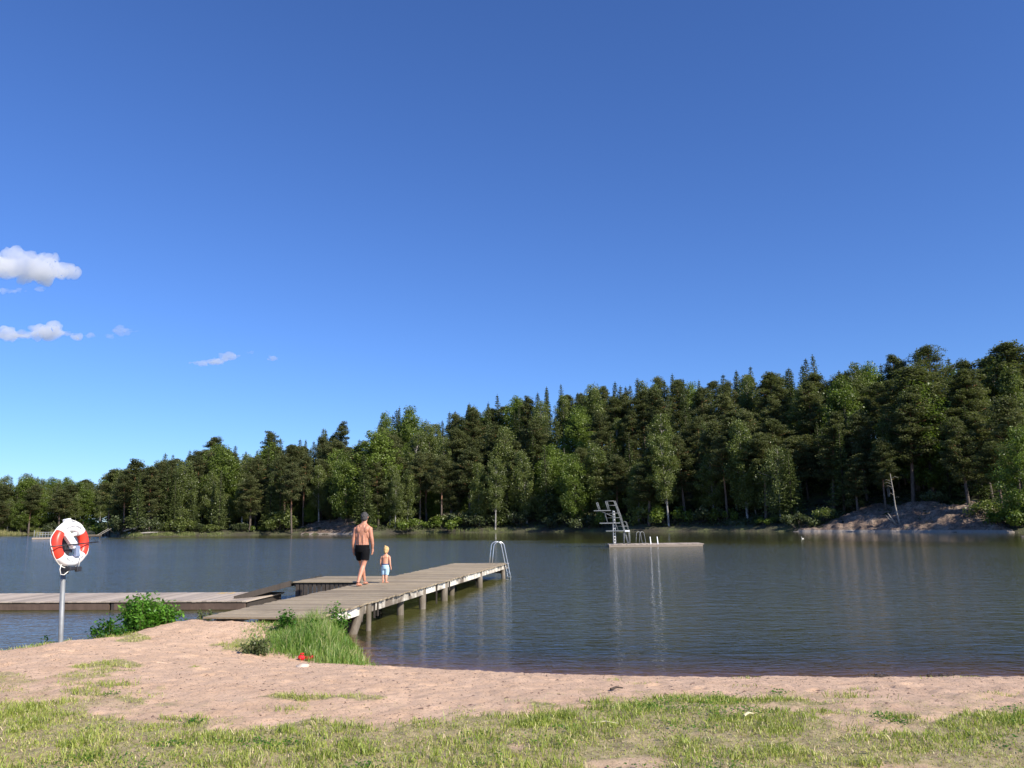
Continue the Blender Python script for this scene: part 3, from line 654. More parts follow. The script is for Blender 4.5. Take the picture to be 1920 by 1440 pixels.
# floating walkway on the left
ff = np.array([-6.7, 20.87]); fd = np.array([-.9945, .105]); fn = np.array([.105, .9945]); fang = math.atan2(fd[1], fd[0])
fl = empty('floating_walkway', (ff[0]+fd[0]*3, ff[1]+fd[1]*3, 0)); tag(fl, 'low pale floating wooden walkway running left from the jetty', 'walkway')
fm = Matrix.Translation(fl.location).inverted() @ Matrix.Translation(Vector((ff[0], ff[1], 0))) @ Matrix.Rotation(fang, 4, 'Z')
def fput(mb, name, mat, bevel=0):
    mb = mb.build(name, mat, None, False, bevel); mb.data.transform(fm); mb.parent = fl; return mb
d = MB(); s = 0.0
while s < 17:
    wd = r.uniform(.11, .13); d.box((s+wd/2, -1.22, .205+r.normal(0, .002)), (wd, 2.5, .035), a=r.random()); s += wd+.008
fput(d, 'deck', M['fplank'], .003)
s = 0.03; k = 0
while s < 17:
    q = MB().box((s+1.75, -.03, .085), (3.46, .07, .16)); fput(q, 'side_board', M['brown'])
    q = MB().box((s+3.5, -.05, .08), (.12, .1, .16)); fput(q, 'coupling', M['dark'])
    s += 3.6
q = MB().box((8.5, -1.25, .05), (16.9, 2.2, .24)); fput(q, 'pontoon', M['dark'])
q = MB().box((1.55, -2.15, .2245), (.42, .3, .003)); fput(q, 'painted_mark', M['yellow'])

# bathing ladder at the far end
def bath_ladder(name, loc, rz, label, s=1.0, mat='steel'):
    root = empty(name, loc, rz); tag(root, label, 'ladder')     # frame: +Y out over the water
    for x in (-.25*s, .25*s):
        P = [(x, -.55*s, 0)]+[(x, -.52*s, .35*s), (x, -.47*s, .75*s)]
        for k in range(7):
            a = pi-k*pi/7*1.0; P.append((x, -.22*s+.25*s*cos(a), .78*s+.20*s*sin(a)))
        P += [(x, .06*s, .60*s), (x, .16*s, .1*s), (x, .28*s, -.5*s), (x, .33*s, -.85*s)]
        MB().tube(P, .02*s, 8).build('handrail', M[mat], root, True)
    for k in range(4):
        z = .02*s-.2*s*k-.02; y = .18*s-(z/s)*.2*s
        MB().box((0, y, z), (.5*s, .06*s, .03*s)).build('rung', M[mat], root)
    return root
pl = J(JL-.25, .16, JZ)
pl = J(JL-.45, .10, JZ); lad = bath_ladder('bathing_ladder', (pl[0], pl[1], JZ), ang-rad(64), 'steel bathing ladder with curved handrails at the far end of the jetty', .80)

# ------------------------------------------------------------------ lifebuoy on its pole
pb = at(112, 1224, .30); pz = gz(pb[0], pb[1])
ptop = pt(119, np.hypot(*pb)*1.0, 1063)
pole = empty('lifebuoy_pole', (pb[0], pb[1], pz)); tag(pole, 'grey galvanised pole with a black bracket standing on the grassy bank', 'pole')
dx, dy, dz = ptop[0]-pb[0], ptop[1]-pb[1], ptop[2]-pz
MB().tube([(0, 0, -.3), (0, 0, 0), (dx, dy, dz)], .034, 16).build('shaft', M['galv'], pole, True)
# buoy frame: centre and facing
cb = pt(131.5, np.hypot(*pb)-.05, 1020)
yaw = rad(74)                         # turned towards the camera's right
by = empty('lifebuoy', tuple(cb), yaw-rad(4)); tag(by, 'red and white ring lifebuoy with white grab rope hung on the pole', 'lifebuoy')
by.rotation_euler = Euler((rad(-5), 0, yaw), 'XYZ'); by.scale = (.96, .96, .96)
RM, RT = .265, .077
def torus_arc(a0, a1, rm, rt, seg=14, n=18, sq=1.0):
    P = [(rm*cos(a0+(a1-a0)*k/n), 0, rm*sin(a0+(a1-a0)*k/n)) for k in range(n+1)]; return MB().tube(P, rt, seg, sq=sq)
for nm, a0, a1, mt, rt in (('ring_band', 40, 140, 'white', RT+.003), ('ring_band', 220, 322, 'white', RT+.003), ('ring_body', 140, 220, 'red', RT), ('ring_body', 322, 400, 'red', RT)):
    torus_arc(rad(a0), rad(a1), RM, rt, 18, 22).build(nm, M[mt], by, True)
P = []
for k in range(0, 121):
    a = 2*pi*k/120; loop = abs(sin(2*(a-rad(40)))); rr_ = RM+RT+.004+.020*loop**1.2+.004*sin(9*a); P.append((rr_*cos(a), .012*sin(5*a), rr_*sin(a)))
MB().tube(P[:-1], .0065, 6, closed=True).build('grab_rope', M['rope'], by, True)
ik = MB(); rk = np.random.default_rng(4)
for a in list(np.arange(62, 122, 5.2))+list(np.arange(238, 262, 4.6))+list(np.arange(288, 312, 5.2)):   # faded print, not readable in the photo
    if rk.random() < .12: continue
    A_ = rad(a); R_ = RM+rk.uniform(-.004, .004); ff_ = .018
    c_ = (R_*cos(A_), -(RT+.0035), R_*sin(A_))
    ik.box(c_, (.010+.006*rk.random(), .002, .026), (0, -A_+pi/2+rk.normal(0, .1), 0))
ik.build('lettering', M['ink'], by)
# holder parts on the pole (same frame as the buoy)
Rb = by.rotation_euler.to_matrix(); co = Vector(cb)-Vector((pb[0], pb[1], pz))
def pput(mb, name, mat, smooth=False, bevel=0):
    o = mb.build(name, mat, pole, smooth, bevel); o.data.transform(Matrix.Translation(co) @ Rb.to_4x4()); return o
pput(MB().box((-.055, .03, -.12), (.075, .06, .62)).box((-.02, -.0, -.36), (.16, .20, .05)).box((.05, -.10, -.375), (.09, .05, .07)).box((-.03, .02, -.10), (.14, .05, .05)), 'bracket', 'blackm' and M['blackm'], False, .006)
pput(MB().tube([(-.44, -.10, -.03), (-.15, -.115, -.02), (.15, -.115, -.005), (.43, -.10, .01)], .009, 8), 'retaining_rod', M['blackm'], True)
pput(MB().box((-.050, -.05, .055), (.105, .08, .27), (0, rad(-40), 0)).box((.005, -.055, .135), (.09, .07, .05), (0, rad(-8), 0)), 'white_case', M['white'], False, .012)
pput(MB().box((.045, -.085, -.115), (.075, .05, .16)), 'blue_grey_cover', simple('blue_grey_plastic', (.20, .25, .36), .5), False, .008)
pput(MB().tube([(.07, -.10, -.06), (.075, -.12, -.2), (.06, -.09, -.36)], .007, 6), 'tether', M['rope'], True)
pput(MB().box((-.06, .0, .345), (.10, .07, .05), (0, rad(-10), 0)), 'top_hook', M['white'], False, .008)
P = [(-.20, -.04, -.29), (-.235, -.05, -.36), (-.22, -.05, -.43), (-.16, -.05, -.44), (-.09, -.05, -.40), (-.02, -.05, -.36)]
pput(MB().tube(P, .0065, 6), 'loose_rope', M['rope'], True)

# ------------------------------------------------------------------ people
def hand(mb, w, side, s=1.0, down=(0, 0.12, -1), out=0.0):
    """palm hangs from wrist w; side=+1 for image right; fingers slightly curled forward (+Y)"""
    d_ = Vector(down).normalized(); f_ = Vector((0, 1, 0)); sd_ = Vector((side, 0, 0))
    w = Vector(w); pc = w+d_*.05*s
    mb.tube([w, w+d_*.03*s, w+d_*.085*s], [.024*s, .030*s, .028*s], 10, sq=.9)
    for k, (ln, off) in enumerate(((.070, .030), (.078, .010), (.072, -.010), (.056, -.028))):
        b_ = w+d_*.080*s+f_*off*s; c_ = -sd_*.012*s
        mb.tube([b_, b_+d_*ln*.5*s+c_*.5, b_+d_*ln*.85*s+c_*1.6, b_+d_*ln*s+c_*2.4], [.0095*s, .009*s, .0082*s, .007*s], 8)
    b_ = w+d_*.025*s+f_*.026*s
    mb.tube([b_, b_+d_*.032*s+f_*.022*s-sd_*.006*s, b_+d_*.062*s+f_*.026*s-sd_*.012*s], [.012*s, .0105*s, .008*s], 8)
def foot(mb, heel, s=1.0, turn=0.0, lift=0.0):
    hx, hy, hz = heel; c_, s_ = cos(turn), sin(turn)
    f_ = lambda y, x=0: (hx+x*c_*s-y*s_*s, hy+y*c_*s+x*s_*s)
    a, b, c = f_(0), f_(.10), f_(.175)
    mb.tube([(*a, hz+.038*s+lift), (*b, hz+.036*s+lift*.4), (*c, hz+.024*s)], [.036*s, .040*s, .036*s], 10, sq=.8)
    for k, (x, l) in enumerate(((-.03, .030), (-.013, .034), (.002, .031), (.016, .026), (.029, .019))):
        p = f_(.175, x*1.0); q = f_(.175+l+.012, x*1.05); mb.tube([(*p, hz+.018*s), (*q, hz+.011*s)], [.012*s, .009*s], 7)
# --- man, facing +Y in his own frame, 1.80 m
mp = at(678, 1098, JZ); man = empty('person', (mp[0], mp[1], JZ), -rad(10)); man.scale = (1.07, 1.05, 1.0)
tag(man, 'shirtless grey haired man in black shorts walking away along the jetty', 'person')
b_ = MB()
b_.loft([(.86, 0, .0, .150, .105), (.93, .0, 0, .168, .118), (1.00, .004, .0, .166, .112), (1.08, .010, -.004, .156, .102), (1.17, .014, -.004, .158, .105), (1.27, .018, -.006, .168, .112),
         (1.36, .022, -.010, .174, .112), (1.43, .026, -.012, .160, .098), (1.49, .030, -.010, .120, .078), (1.54, .034, -.004, .062, .058)], 24)
b_.tube([(.034, -.008, 1.47), (.042, .006, 1.56), (.046, .016, 1.62)], [.070, .060, .058], 14)
b_.ell((.048, .022, 1.695), (.076, .096, .112), (rad(-6), 0, 0)); b_.ell((.048, .045, 1.64), (.058, .066, .066))
b_.ell((.050, .122, 1.672), (.012, .020, .026)); b_.ell((.050, .105, 1.622), (.026, .012, .008))
for sd_ in (-1, 1):
    b_.ell((.048+sd_*.079, .012, 1.682), (.010, .020, .030), (0, 0, sd_*.3)); b_.ell((.050+sd_*.032, .104, 1.70), (.013, .008, .007))
    b_.ell((.026+sd_*.088, -.084, 1.375), (.060, .042, .085), (0, sd_*rad(16), 0))      # shoulder blades
    b_.ell((.012+sd_*.046, -.086, 1.14), (.034, .036, .20)); b_.ell((.024+sd_*.040, -.084, 1.36), (.026, .034, .14))                             # muscles beside the spine
    b_.ell((.026+sd_*.10, -.030, 1.46), (.085, .050, .040), (0, sd_*rad(22), 0))        # trapezius
    b_.ell((.018+sd_*.125, -.03, 1.27), (.05, .06, .12), (0, sd_*rad(-8), 0))
# arms
b_.tube([(-.10, -.015, 1.42), (-.150, -.02, 1.395), (-.178, -.03, 1.28), (-.205, -.035, 1.14), (-.222, -.015, 1.02), (-.226, .02, .90)], [.055, .064, .052, .043, .039, .027], 12)
b_.tube([(.15, -.015, 1.42), (.192, -.02, 1.395), (.216, -.03, 1.27), (.243, -.03, 1.14), (.252, -.005, 1.02), (.240, .035, .91)], [.055, .064, .052, .044, .039, .027], 12)
hand(b_, (-.226, .025, .90), -1, 1.08); hand(b_, (.240, .04, .91), 1, 1.08)
# legs: right trails (near the camera), left steps forward
b_.tube([(.085, 0, .90), (.082, -.02, .74), (.062, -.04, .56), (.050, -.06, .48), (.038, -.13, .37), (.020, -.21, .22), (.006, -.27, .09)], [.100, .092, .064, .056, .060, .043, .035], 14)
b_.tube([(-.085, .01, .90), (-.088, .10, .74), (-.080, .19, .56), (-.076, .22, .48), (-.070, .24, .36), (-.060, .30, .22), (-.052, .34, .09)], [.100, .092, .064, .056, .060, .043, .035], 14)
foot(b_, (.004, -.30, 0), 1.05, -.05, .010); foot(b_, (-.050, .32, 0), 1.05, .05)
b_.fuse('body', M['skin'], .0065, man, 4)
h_ = MB(); h_.ell((.048, .006, 1.708), (.085, .102, .104), (rad(-4), 0, 0)); h_.ell((.048, -.028, 1.655), (.076, .068, .070)); hr_ = np.random.default_rng(8)
for k_ in range(90):
    d_ = hr_.normal(size=3); d_ /= np.linalg.norm(d_)
    if d_[1] > .45 or d_[2] < -.75: continue
    h_.ell((.048+d_[0]*.083, .006+d_[1]*.100, 1.708+d_[2]*.100), (.013, .013, .013), None, 7, 5)
h_.fuse('hair', M['hairg'], .006, man, 1)
s_ = MB()
s_.loft([(.82, 0, 0, .168, .122), (.90, 0, 0, .176, .128), (.98, .002, 0, .172, .122), (1.005, .004, 0, .168, .118)], 24)
s_.tube([(.080, 0, .90), (.084, -.02, .78), (.080, -.03, .66), (.078, -.035, .625)], [.108, .108, .100, .100], 14)
s_.tube([(-.082, .01, .90), (-.092, .07, .78), (-.092, .13, .68), (-.092, .15, .645)], [.108, .108, .100, .100], 14)
s_.fuse('shorts', M['shortk'], .009, man, 3)
# --- toddler, 0.95 m
cp = at(722, 1093, JZ); kid = empty('person', (cp[0], cp[1], JZ), -rad(14))
tag(kid, 'small blond child in light blue shorts walking beside the man', 'person')
b_ = MB()
b_.loft([(.40, 0, 0, .078, .066), (.45, 0, 0, .085, .072), (.52, .004, .004, .080, .070), (.60, .006, 0, .086, .066), (.66, .008, -.002, .094, .062), (.70, .010, -.002, .082, .050), (.735, .012, 0, .040, .036)], 20)
b_.tube([(.012, -.002, .71), (.016, .006, .775)], [.034, .034], 12)
b_.ell((.020, .014, .842), (.066, .078, .086)); b_.ell((.022, .030, .80), (.048, .052, .046)); b_.ell((.024, .094, .825), (.008, .010, .012)); b_.ell((.024, .082, .795), (.016, .008, .005))
for sd_ in (-1, 1):
    b_.ell((.020+sd_*.066, .006, .835), (.008, .014, .018)); b_.ell((.023+sd_*.024, .084, .848), (.009, .006, .006))
    b_.ell((.008+sd_*.045, -.042, .655), (.030, .022, .032), (0, sd_*.3, 0)); b_.ell((.004+sd_*.022, -.050, .54), (.017, .016, .085))
b_.tube([(-.070, 0, .680), (-.098, -.004, .655), (-.122, -.012, .57), (-.128, -.002, .48), (-.112, .040, .415)], [.028, .030, .025, .022, .016], 10)
b_.tube([(.088, 0, .680), (.116, -.004, .655), (.132, -.012, .57), (.138, -.008, .48), (.146, .020, .405)], [.028, .030, .025, .022, .016], 10)
hand(b_, (-.112, .042, .415), -1, .56, (.1, .5, -1)); hand(b_, (.146, .022, .405), 1, .56, (.1, .3, -1))
b_.tube([(.042, 0, .42), (.044, .0, .30), (.042, -.012, .22), (.040, -.035, .13), (.040, -.03, .05)], [.054, .048, .036, .036, .024], 12)
b_.tube([(-.042, 0, .42), (-.044, .02, .30), (-.044, .02, .22), (-.044, -.02, .13), (-.040, -.05, .05)], [.054, .048, .036, .036, .024], 12)
foot(b_, (.040, -.045, 0), .60, -.15); foot(b_, (-.040, -.065, 0), .60, .15)
b_.fuse('body', M['skin2'], .0052, kid, 3)
h_ = MB(); h_.ell((.020, .004, .856), (.073, .082, .084)); h_.ell((.020, -.030, .80), (.052, .044, .052)); h_.ell((.004, -.020, .935), (.030, .030, .020)); h_.ell((.05, -.03, .90), (.03, .03, .03))
h_.tube([(.02, -.06, .82), (.022, -.056, .77), (.02, -.045, .75)], [.03, .022, .01], 8)
h_.fuse('hair', M['hairb'], .006, kid, 1)
s_ = MB(); s_.loft([(.36, 0, 0, .092, .078), (.43, 0, 0, .098, .084), (.475, 0, 0, .088, .076)], 20)
s_.tube([(.046, 0, .40), (.052, 0, .30), (.050, -.010, .215), (.048, -.012, .20)], [.062, .060, .050, .042], 12)
s_.tube([(-.046, 0, .40), (-.052, .014, .30), (-.050, .014, .215), (-.048, .012, .20)], [.062, .060, .050, .042], 12)
kshort = s_.fuse('shorts', M['shortb'], .006, kid, 2)
s_ = MB(); s_.loft([(.462, 0, 0, .091, .079), (.49, 0, 0, .089, .077)], 24); s_.build('waistband', M['waist'], kshort, True)

# ------------------------------------------------------------------ bathing raft and diving tower
RB = at(1143, 1026, 0); rx0, ry0 = RB[0], RB[1]-1.2; ra = -rad(4)
raft = empty('bathing_raft', (rx0+3.4, ry0+1.4, -.05), ra); tag(raft, 'long low pale bathing raft floating under the diving tower', 'raft')
d = MB(); s = -3.45
while s < 3.5: d.box((s+.06, .1, .235), (.115, 2.9, .05), a=r.random()); s += .125
d.build('deck', M['fplank'], raft)
MB().box((0, -1.33, .13), (6.9, .06, .14)).box((0, 1.5, .13), (6.9, .06, .14)).build('side_board', M['fplank'], raft)
MB().box((0, .1, 0.02), (6.7, 2.5, .25)).build('pontoon', M['dark'], raft)
tw = empty('diving_tower', (rx0+.25, ry0+1.0, .21), ra); tag(tw, 'grey steel diving tower with three platforms and rails on the bathing raft', 'diving tower')
k_ = 1/25.3
def T2(px, py): return ((px-1146)*k_, (1020.5-py)*k_-.0)
def tb(name, pts, rr_=.035, ys_=(0.0, .95), mat='grey'):
    for y in ys_:
        P = [(T2(*p)[0], y, max(T2(*p)[1], 0)) for p in pts]; MB().tube(P, rr_, 6).build(name, M[mat], tw, True)
tb('leg', [(1147, 1021), (1147, 981)], .026); tb('leg', [(1153.5, 1021), (1153, 995)], .022, (.95,)); tb('leg', [(1167.5, 1021), (1167.5, 996)], .026)
tb('leg', [(1178.5, 1021), (1178, 996)], .024); tb('leg', [(1148.5, 981), (1148, 956)], .026)
def plat(x0, x1, py, label, th=.06, y0=-.05, y1=1.0, mat='grey'):
    a_, z_ = T2(x0, py); b2, _ = T2(x1, py); MB().box(((a_+b2)/2, (y0+y1)/2, z_), (b2-a_, y1-y0, th)).build(label, M[mat], tw)
plat(1133.5, 1178.5, 995.2, 'low_platform'); plat(1122, 1161, 980.3, 'middle_platform', .07); plat(1111.5, 1144, 956.4, 'top_platform')
plat(1169, 1178.5, 995.6, 'landing', .10, -.1, 1.0, 'white')
for y in (0.0, .95):
    q = MB()
    for P in ([(1132.8, 963), (1137.5, 980)], [(1132.8, 962), (1161, 961.5)], [(1135, 970.5), (1160, 970.2)], [(1148, 961.5), (1149, 980)]): q.tube([(T2(*p)[0], y, T2(*p)[1]) for p in P], .015, 5)
    q.build('middle_rail', M['grey'], tw, True)
    q = MB()
    z_ = MB()
    for P in ([(1117, 941), (1121.5, 956)], [(1119.6, 941), (1124, 956)], [(1117, 941), (1119.6, 941)]): z_.tube([(T2(*p)[0], y, T2(*p)[1]) for p in P], .0145, 5)
    z_.build('front_rail', M['grey'], tw, True)
    for P in ([(1134.5, 938.5), (1139, 955.5)], [(1137.5, 938.5), (1141.5, 955.5)], [(1134.5, 938.3), (1151, 938.2)], [(1139, 946.6), (1153, 946.6)]):
        q.tube([(T2(*p)[0], y, T2(*p)[1]) for p in P], .0145, 5)
    q.build('top_rail', M['grey'], tw, True)
    q = MB()
    for P in ([(1152.5, 982), (1156.5, 994.5)], [(1155, 986.5), (1176, 986.5)], [(1167, 978.5), (1170.5, 977.8), (1173, 979), (1177.5, 995)]): q.tube([(T2(*p)[0], y, T2(*p)[1]) for p in P], .0145, 5)
    q.build('low_rail', M['grey'], tw, True)
    MB().tube([(T2(1123.5, 957)[0], y, T2(1123.5, 957)[1]), (T2(1150, 969)[0], y, T2(1150, 969)[1])], .015, 5).build('brace', M['grey'], tw, True)
# inclined stair and vertical ladder
q = MB()
for y in (.12, .82):
    for off in (0, 2.6): q.tube([(T2(1150.5+off, 938)[0], y, T2(1150.5, 938)[1]), (T2(1160+off, 965)[0], y, T2(1160, 965)[1]), (T2(1175.5+off*.3, 1020.4)[0], y, T2(1175, 1020.4)[1])], .015, 5)
for k in range(22):
    f_ = k/21; x = 1154.5+(1175.5-1154.5)*f_; py = 947+(1018-947)*f_; q.box((T2(x, py)[0], .47, T2(x, py)[1]), (.12, .72, .015))
q.build('stair', M['grey'], tw)
q = MB()
for x in (1148.2, 1151.4): q.tube([(T2(x, 0)[0], .25, 0), (T2(x, 0)[0], .25, T2(0, 957)[1])], .015, 5)
for k in range(12): q.box((T2(1149.8, 0)[0], .25, .15+k*.21), (.13, .03, .04))
q.build('ladder', M['white'], tw)
# raft ladders
def rpt(px, y): return (px-1143)/25.6-3.4
for px in (1217.8, 1231.2):
    x = rpt(px, 0)
lf = empty('raft_ladder', (rx0+(1224.5-1143)*k_, ry0+.15, .0), ra); tag(lf, 'pair of plain upright ladder posts at the front edge of the raft', 'ladder')
for x in (-.26, .26): MB().tube([(x-.03, .1, .75), (x, .0, .2), (x+.02, -.03, -.5)], .04, 8).build('rail', M['white'], lf, True)
for z in (.05, -.2): MB().box((0, -.02, z), (.5, .05, .04)).build('rung', M['white'], lf)
lb = bath_ladder('raft_ladder', (rx0+(1207-1143)*k_+.25, ry0+3.0, .26), ra-rad(55), 'grey curved ladder rails at the rear edge of the raft', .85, 'galv')

# water birds
def bird(px, py, s, label, pale):
    p = at(px, py, 0); root = empty('water_bird', (p[0], p[1], 0), rad(20)); tag(root, label, 'bird')
    b_ = MB(); b_.ell((0, 0, .03*s), (.20*s, .10*s, .085*s)); b_.tube([(-.13*s, 0, .04*s), (-.17*s, 0, .14*s), (-.16*s, 0, .24*s)], [.04*s, .028*s, .025*s], 8)
    b_.ell((-.175*s, 0, .26*s), (.045*s, .032*s, .034*s)); b_.tube([(-.2*s, 0, .26*s), (-.27*s, 0, .25*s)], [.012*s, .004*s], 6); b_.tube([(.17*s, 0, .05*s), (.25*s, 0, .09*s)], [.04*s, .01*s], 6)
    b_.fuse('body', M['birdw' if pale else 'birdb'], .012*s, root, 2)
    w_ = MB(); w_.ell((.04*s, 0, .07*s), (.16*s, .09*s, .06*s)); w_.build('wings', M['birdb'], root, True); return root
bird(1505, 1010, .65, 'small pale necked water bird swimming on the open water right of the raft', True)
bird(1917, 1007, 1.0, 'small dark water bird swimming at the right edge below the rock', False)

# ------------------------------------------------------------------ small things on the beach
tp_ = at(571, 1240, .16); z0 = gz(*tp_); toy = empty('toy', (tp_[0], tp_[1], z0), .3); tag(toy, 'crumpled red plastic beach toy lying at the foot of the tall grass', 'toy')
MB().ell((-.04, 0, .03), (.055, .045, .035), (.3, .2, 0), 9, 6).tube([(-.07, .01, .02), (-.05, .0, .085), (-.01, 0, .08)], .012, 6).build('scoop', M['redtoy'], toy)
MB().box((.07, .0, .022), (.11, .07, .03), (.15, -.1, .3)).ell((.11, .01, .03), (.035, .03, .02), None, 8, 5).build('blade', M['redtoy'], toy, False, .006)
def rock(name, xy, size, label, mat, seed, cat='stone', zoff=0.0):
    r_ = np.random.default_rng(seed); bm = bmesh.new(); bmesh.ops.create_icosphere(bm, subdivisions=3, radius=1)
    ph = r_.random(6)*6
    for v in bm.verts:
        c_ = v.co; k = 1+.16*sin(2.3*c_.x+ph[0])*cos(2.1*c_.y+ph[1])+.10*sin(4.7*c_.z+ph[2]+2*c_.x)+.05*sin(9*c_.x+ph[3])*cos(8*c_.y+ph[4]); v.co = Vector((c_.x*size[0], c_.y*size[1], c_.z*size[2]))*k
    me = bpy.data.meshes.new(name); bm.to_mesh(me); bm.free(); me.materials.append(mat); me.polygons.foreach_set('use_smooth', [True]*len(me.polygons))
    o = obj(name, me, None, (xy[0], xy[1], gz(*xy)+zoff)); tag(o, label, cat); return o
rock('stone', at(567, 1263, .22), (.085, .07, .032), 'pale rounded stone half buried in the sand in front of the tall grass', M['stone'], 5)
def clump(px, py, label, seed, w_=.22):
    r_ = np.random.default_rng(seed); p = at(px, py, .04); root = MB().ell((0, 0, .004), (w_*.9, .09, .014), None, 14, 6)
    for k in range(16):
        x, y = r_.normal(0, w_*.5), r_.normal(0, .05); root.ell((x, y, .012), (r_.uniform(.02, .06), r_.uniform(.015, .03), r_.uniform(.01, .03)), (0, 0, r_.random()*3), 7, 5)
    for k in range(10):
        x, y, a = r_.normal(0, w_*.6), r_.normal(0, .06), r_.random()*3; root.tube([(x, y, .01), (x+.08*cos(a), y+.05*sin(a), .04)], .004, 4)
    o = root.build('debris_clump', M['debris'], None); o.location = (p[0], p[1], gz(*p)); tag(o, label, 'debris')
clump(1657, 1279, 'dark clump of washed up debris at the waterline, left of the two', 1, .2)
clump(1772, 1280, 'dark clump of washed up debris at the waterline, right of the two', 2, .16)
def stick(p0, p1, z, label, mat='dry', rr_=.007):
    a_ = at(*p0, z); b2 = at(*p1, z); za, zb_ = gz(*a_)+.02, gz(*b2)+.02; c_ = ((a_[0]+b2[0])/2, (a_[1]+b2[1])/2, (za+zb_)/2)
    o = MB().tube([(a_[0]-c_[0], a_[1]-c_[1], za-c_[2]), (0, .01, .012), (b2[0]-c_[0], b2[1]-c_[1], zb_-c_[2])], [rr_, rr_, rr_*.6], 6).build('stick', M[mat]); o.location = c_; tag(o, label, 'stick')
stick((625, 1240), (680, 1241.5), .03, 'long pale dry reed lying at the waterline by the tall grass', rr_=.009)
stick((1110, 1358), (1160, 1359), .49, 'thin straight pale straw lying on the grass near the middle')
stick((1395, 1342), (1412, 1338), .5, 'short pale splinter of wood lying in the grass patch', rr_=.012)
stick((1145, 1298), (1168, 1293), .40, 'short dark twig lying on the sand above the grass patch', 'debris', .012)

# ------------------------------------------------------------------ trees
def tree_mesh(V, Fq, T, mat): return mesh_np('crown', V, Fq, mat, {'tint': T})
def limb(mb, a, b, r0, r1, sag=0.0, seg=5):
    a = Vector(a); b = Vector(b); m_ = (a+b)/2+Vector((0, 0, sag)); mb.tube([a, m_, b], [r0, (r0+r1)/2, r1], seg)
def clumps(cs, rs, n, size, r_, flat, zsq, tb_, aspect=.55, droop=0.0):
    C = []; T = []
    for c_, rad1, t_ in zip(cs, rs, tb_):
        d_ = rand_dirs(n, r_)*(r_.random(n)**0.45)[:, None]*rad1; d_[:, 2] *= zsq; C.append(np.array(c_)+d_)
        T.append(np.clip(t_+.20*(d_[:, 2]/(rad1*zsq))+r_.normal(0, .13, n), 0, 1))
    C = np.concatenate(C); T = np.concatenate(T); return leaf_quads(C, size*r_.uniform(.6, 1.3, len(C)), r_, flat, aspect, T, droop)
def make_pine(seed, H=15.0, low=.38, wid=2.9, n=42):
    r_ = np.random.default_rng(seed); tr = MB(); bx = r_.normal(0, .35, 2); pth = lambda t_: Vector((bx[0]*t_*t_+.12*sin(5*t_), bx[1]*t_*t_, H*t_))
    tr.tube([(0, 0, -.8)]+[pth(k/8) for k in range(9)], [.24]+[.21*(1-k/8)**.7+.03 for k in range(9)], 8)
    cs = []; rs = []; tb_ = []
    for i in range(n):
        t_ = low+(.98-low)*((i+r_.random()*.6)/n); a = i*2.4+r_.normal(0, .4)
        prof = wid*(.40+.60*sin(pi*min(1, (t_-low)/(1.02-low)*.85+.22)))*r_.uniform(.5, 1.12)*(1.0 if t_ < .9 else .55)
        p = pth(t_); e = p+Vector((cos(a)*prof, sin(a)*prof, prof*r_.uniform(.05, .4))); limb(tr, p, e, .045, .015, -.1)
        k = 3 if prof > 1.5 else 2
        for j in range(k):
            f_ = 1-.36*j; q = p.lerp(e, f_)+Vector(r_.normal(0, .22, 3)); cs.append(q+Vector((0, 0, .12))); rs.append(r_.uniform(.65, 1.15)*(wid/2.7)); tb_.append(.5+r_.normal(0, .12))
    for k in range(3): cs.append(pth(1)+Vector((r_.normal(0, .35), r_.normal(0, .35), -.1-.35*k))); rs.append(.6+.12*k); tb_.append(.5)
    for k in range(5):
        t_ = r_.uniform(.15, low); a = r_.random()*6; p = pth(t_); limb(tr, p, p+Vector((cos(a)*.9, sin(a)*.9, -.1)), .03, .01)
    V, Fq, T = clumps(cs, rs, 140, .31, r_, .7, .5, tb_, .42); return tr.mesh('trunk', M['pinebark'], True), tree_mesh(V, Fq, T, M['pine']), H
def make_spruce(seed, H=17.0, wid=3.1, low=.07):
    r_ = np.random.default_rng(seed); tr = MB(); tr.tube([(0, 0, -.8), (0, 0, H*.5), (0, 0, H)], [.2, .13, .02], 8); C = []; T = []; n = int(H*2.6)
    for i in range(n):
        t_ = low+(1-low)*(i/n); L = (wid*(1-t_)**.88+.14)*r_.uniform(.82, 1.1); nb = 7 if t_ < .8 else 5; z = H*t_
        for k in range(nb):
            a = 2*pi*k/nb+i*.9+r_.normal(0, .2); l_ = L*r_.uniform(.7, 1.12); m_ = max(10, int(21*l_/2.2))
            u = r_.random(m_)**.7; x = u*l_; zz_ = z-.42*x*(1-.35*u)+.10*l_*u**3-r_.random(m_)*.28*(1-u*.5)
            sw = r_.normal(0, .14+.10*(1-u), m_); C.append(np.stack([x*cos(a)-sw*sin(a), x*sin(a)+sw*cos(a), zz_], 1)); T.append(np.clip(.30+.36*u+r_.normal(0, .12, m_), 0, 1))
    C = np.concatenate(C); T = np.concatenate(T); V, Fq, T = leaf_quads(C, np.interp(C[:, 2]/H, [0, .7, 1], [.42, .38, .24])*r_.uniform(.6, 1.25, len(C)), r_, .5, .5, T, .35)
    top = np.array([[0, 0, H-.1*k] for k in range(8)])+r_.normal(0, .03, (8, 3)); V2, F2, T2_ = leaf_quads(top, .3, r_, 0, .4)
    return tr.mesh('trunk', M['sprucebark'], True), tree_mesh(np.concatenate([V, V2]), np.concatenate([Fq, F2+len(V)]), np.concatenate([T, T2_]), M['spruce']), H
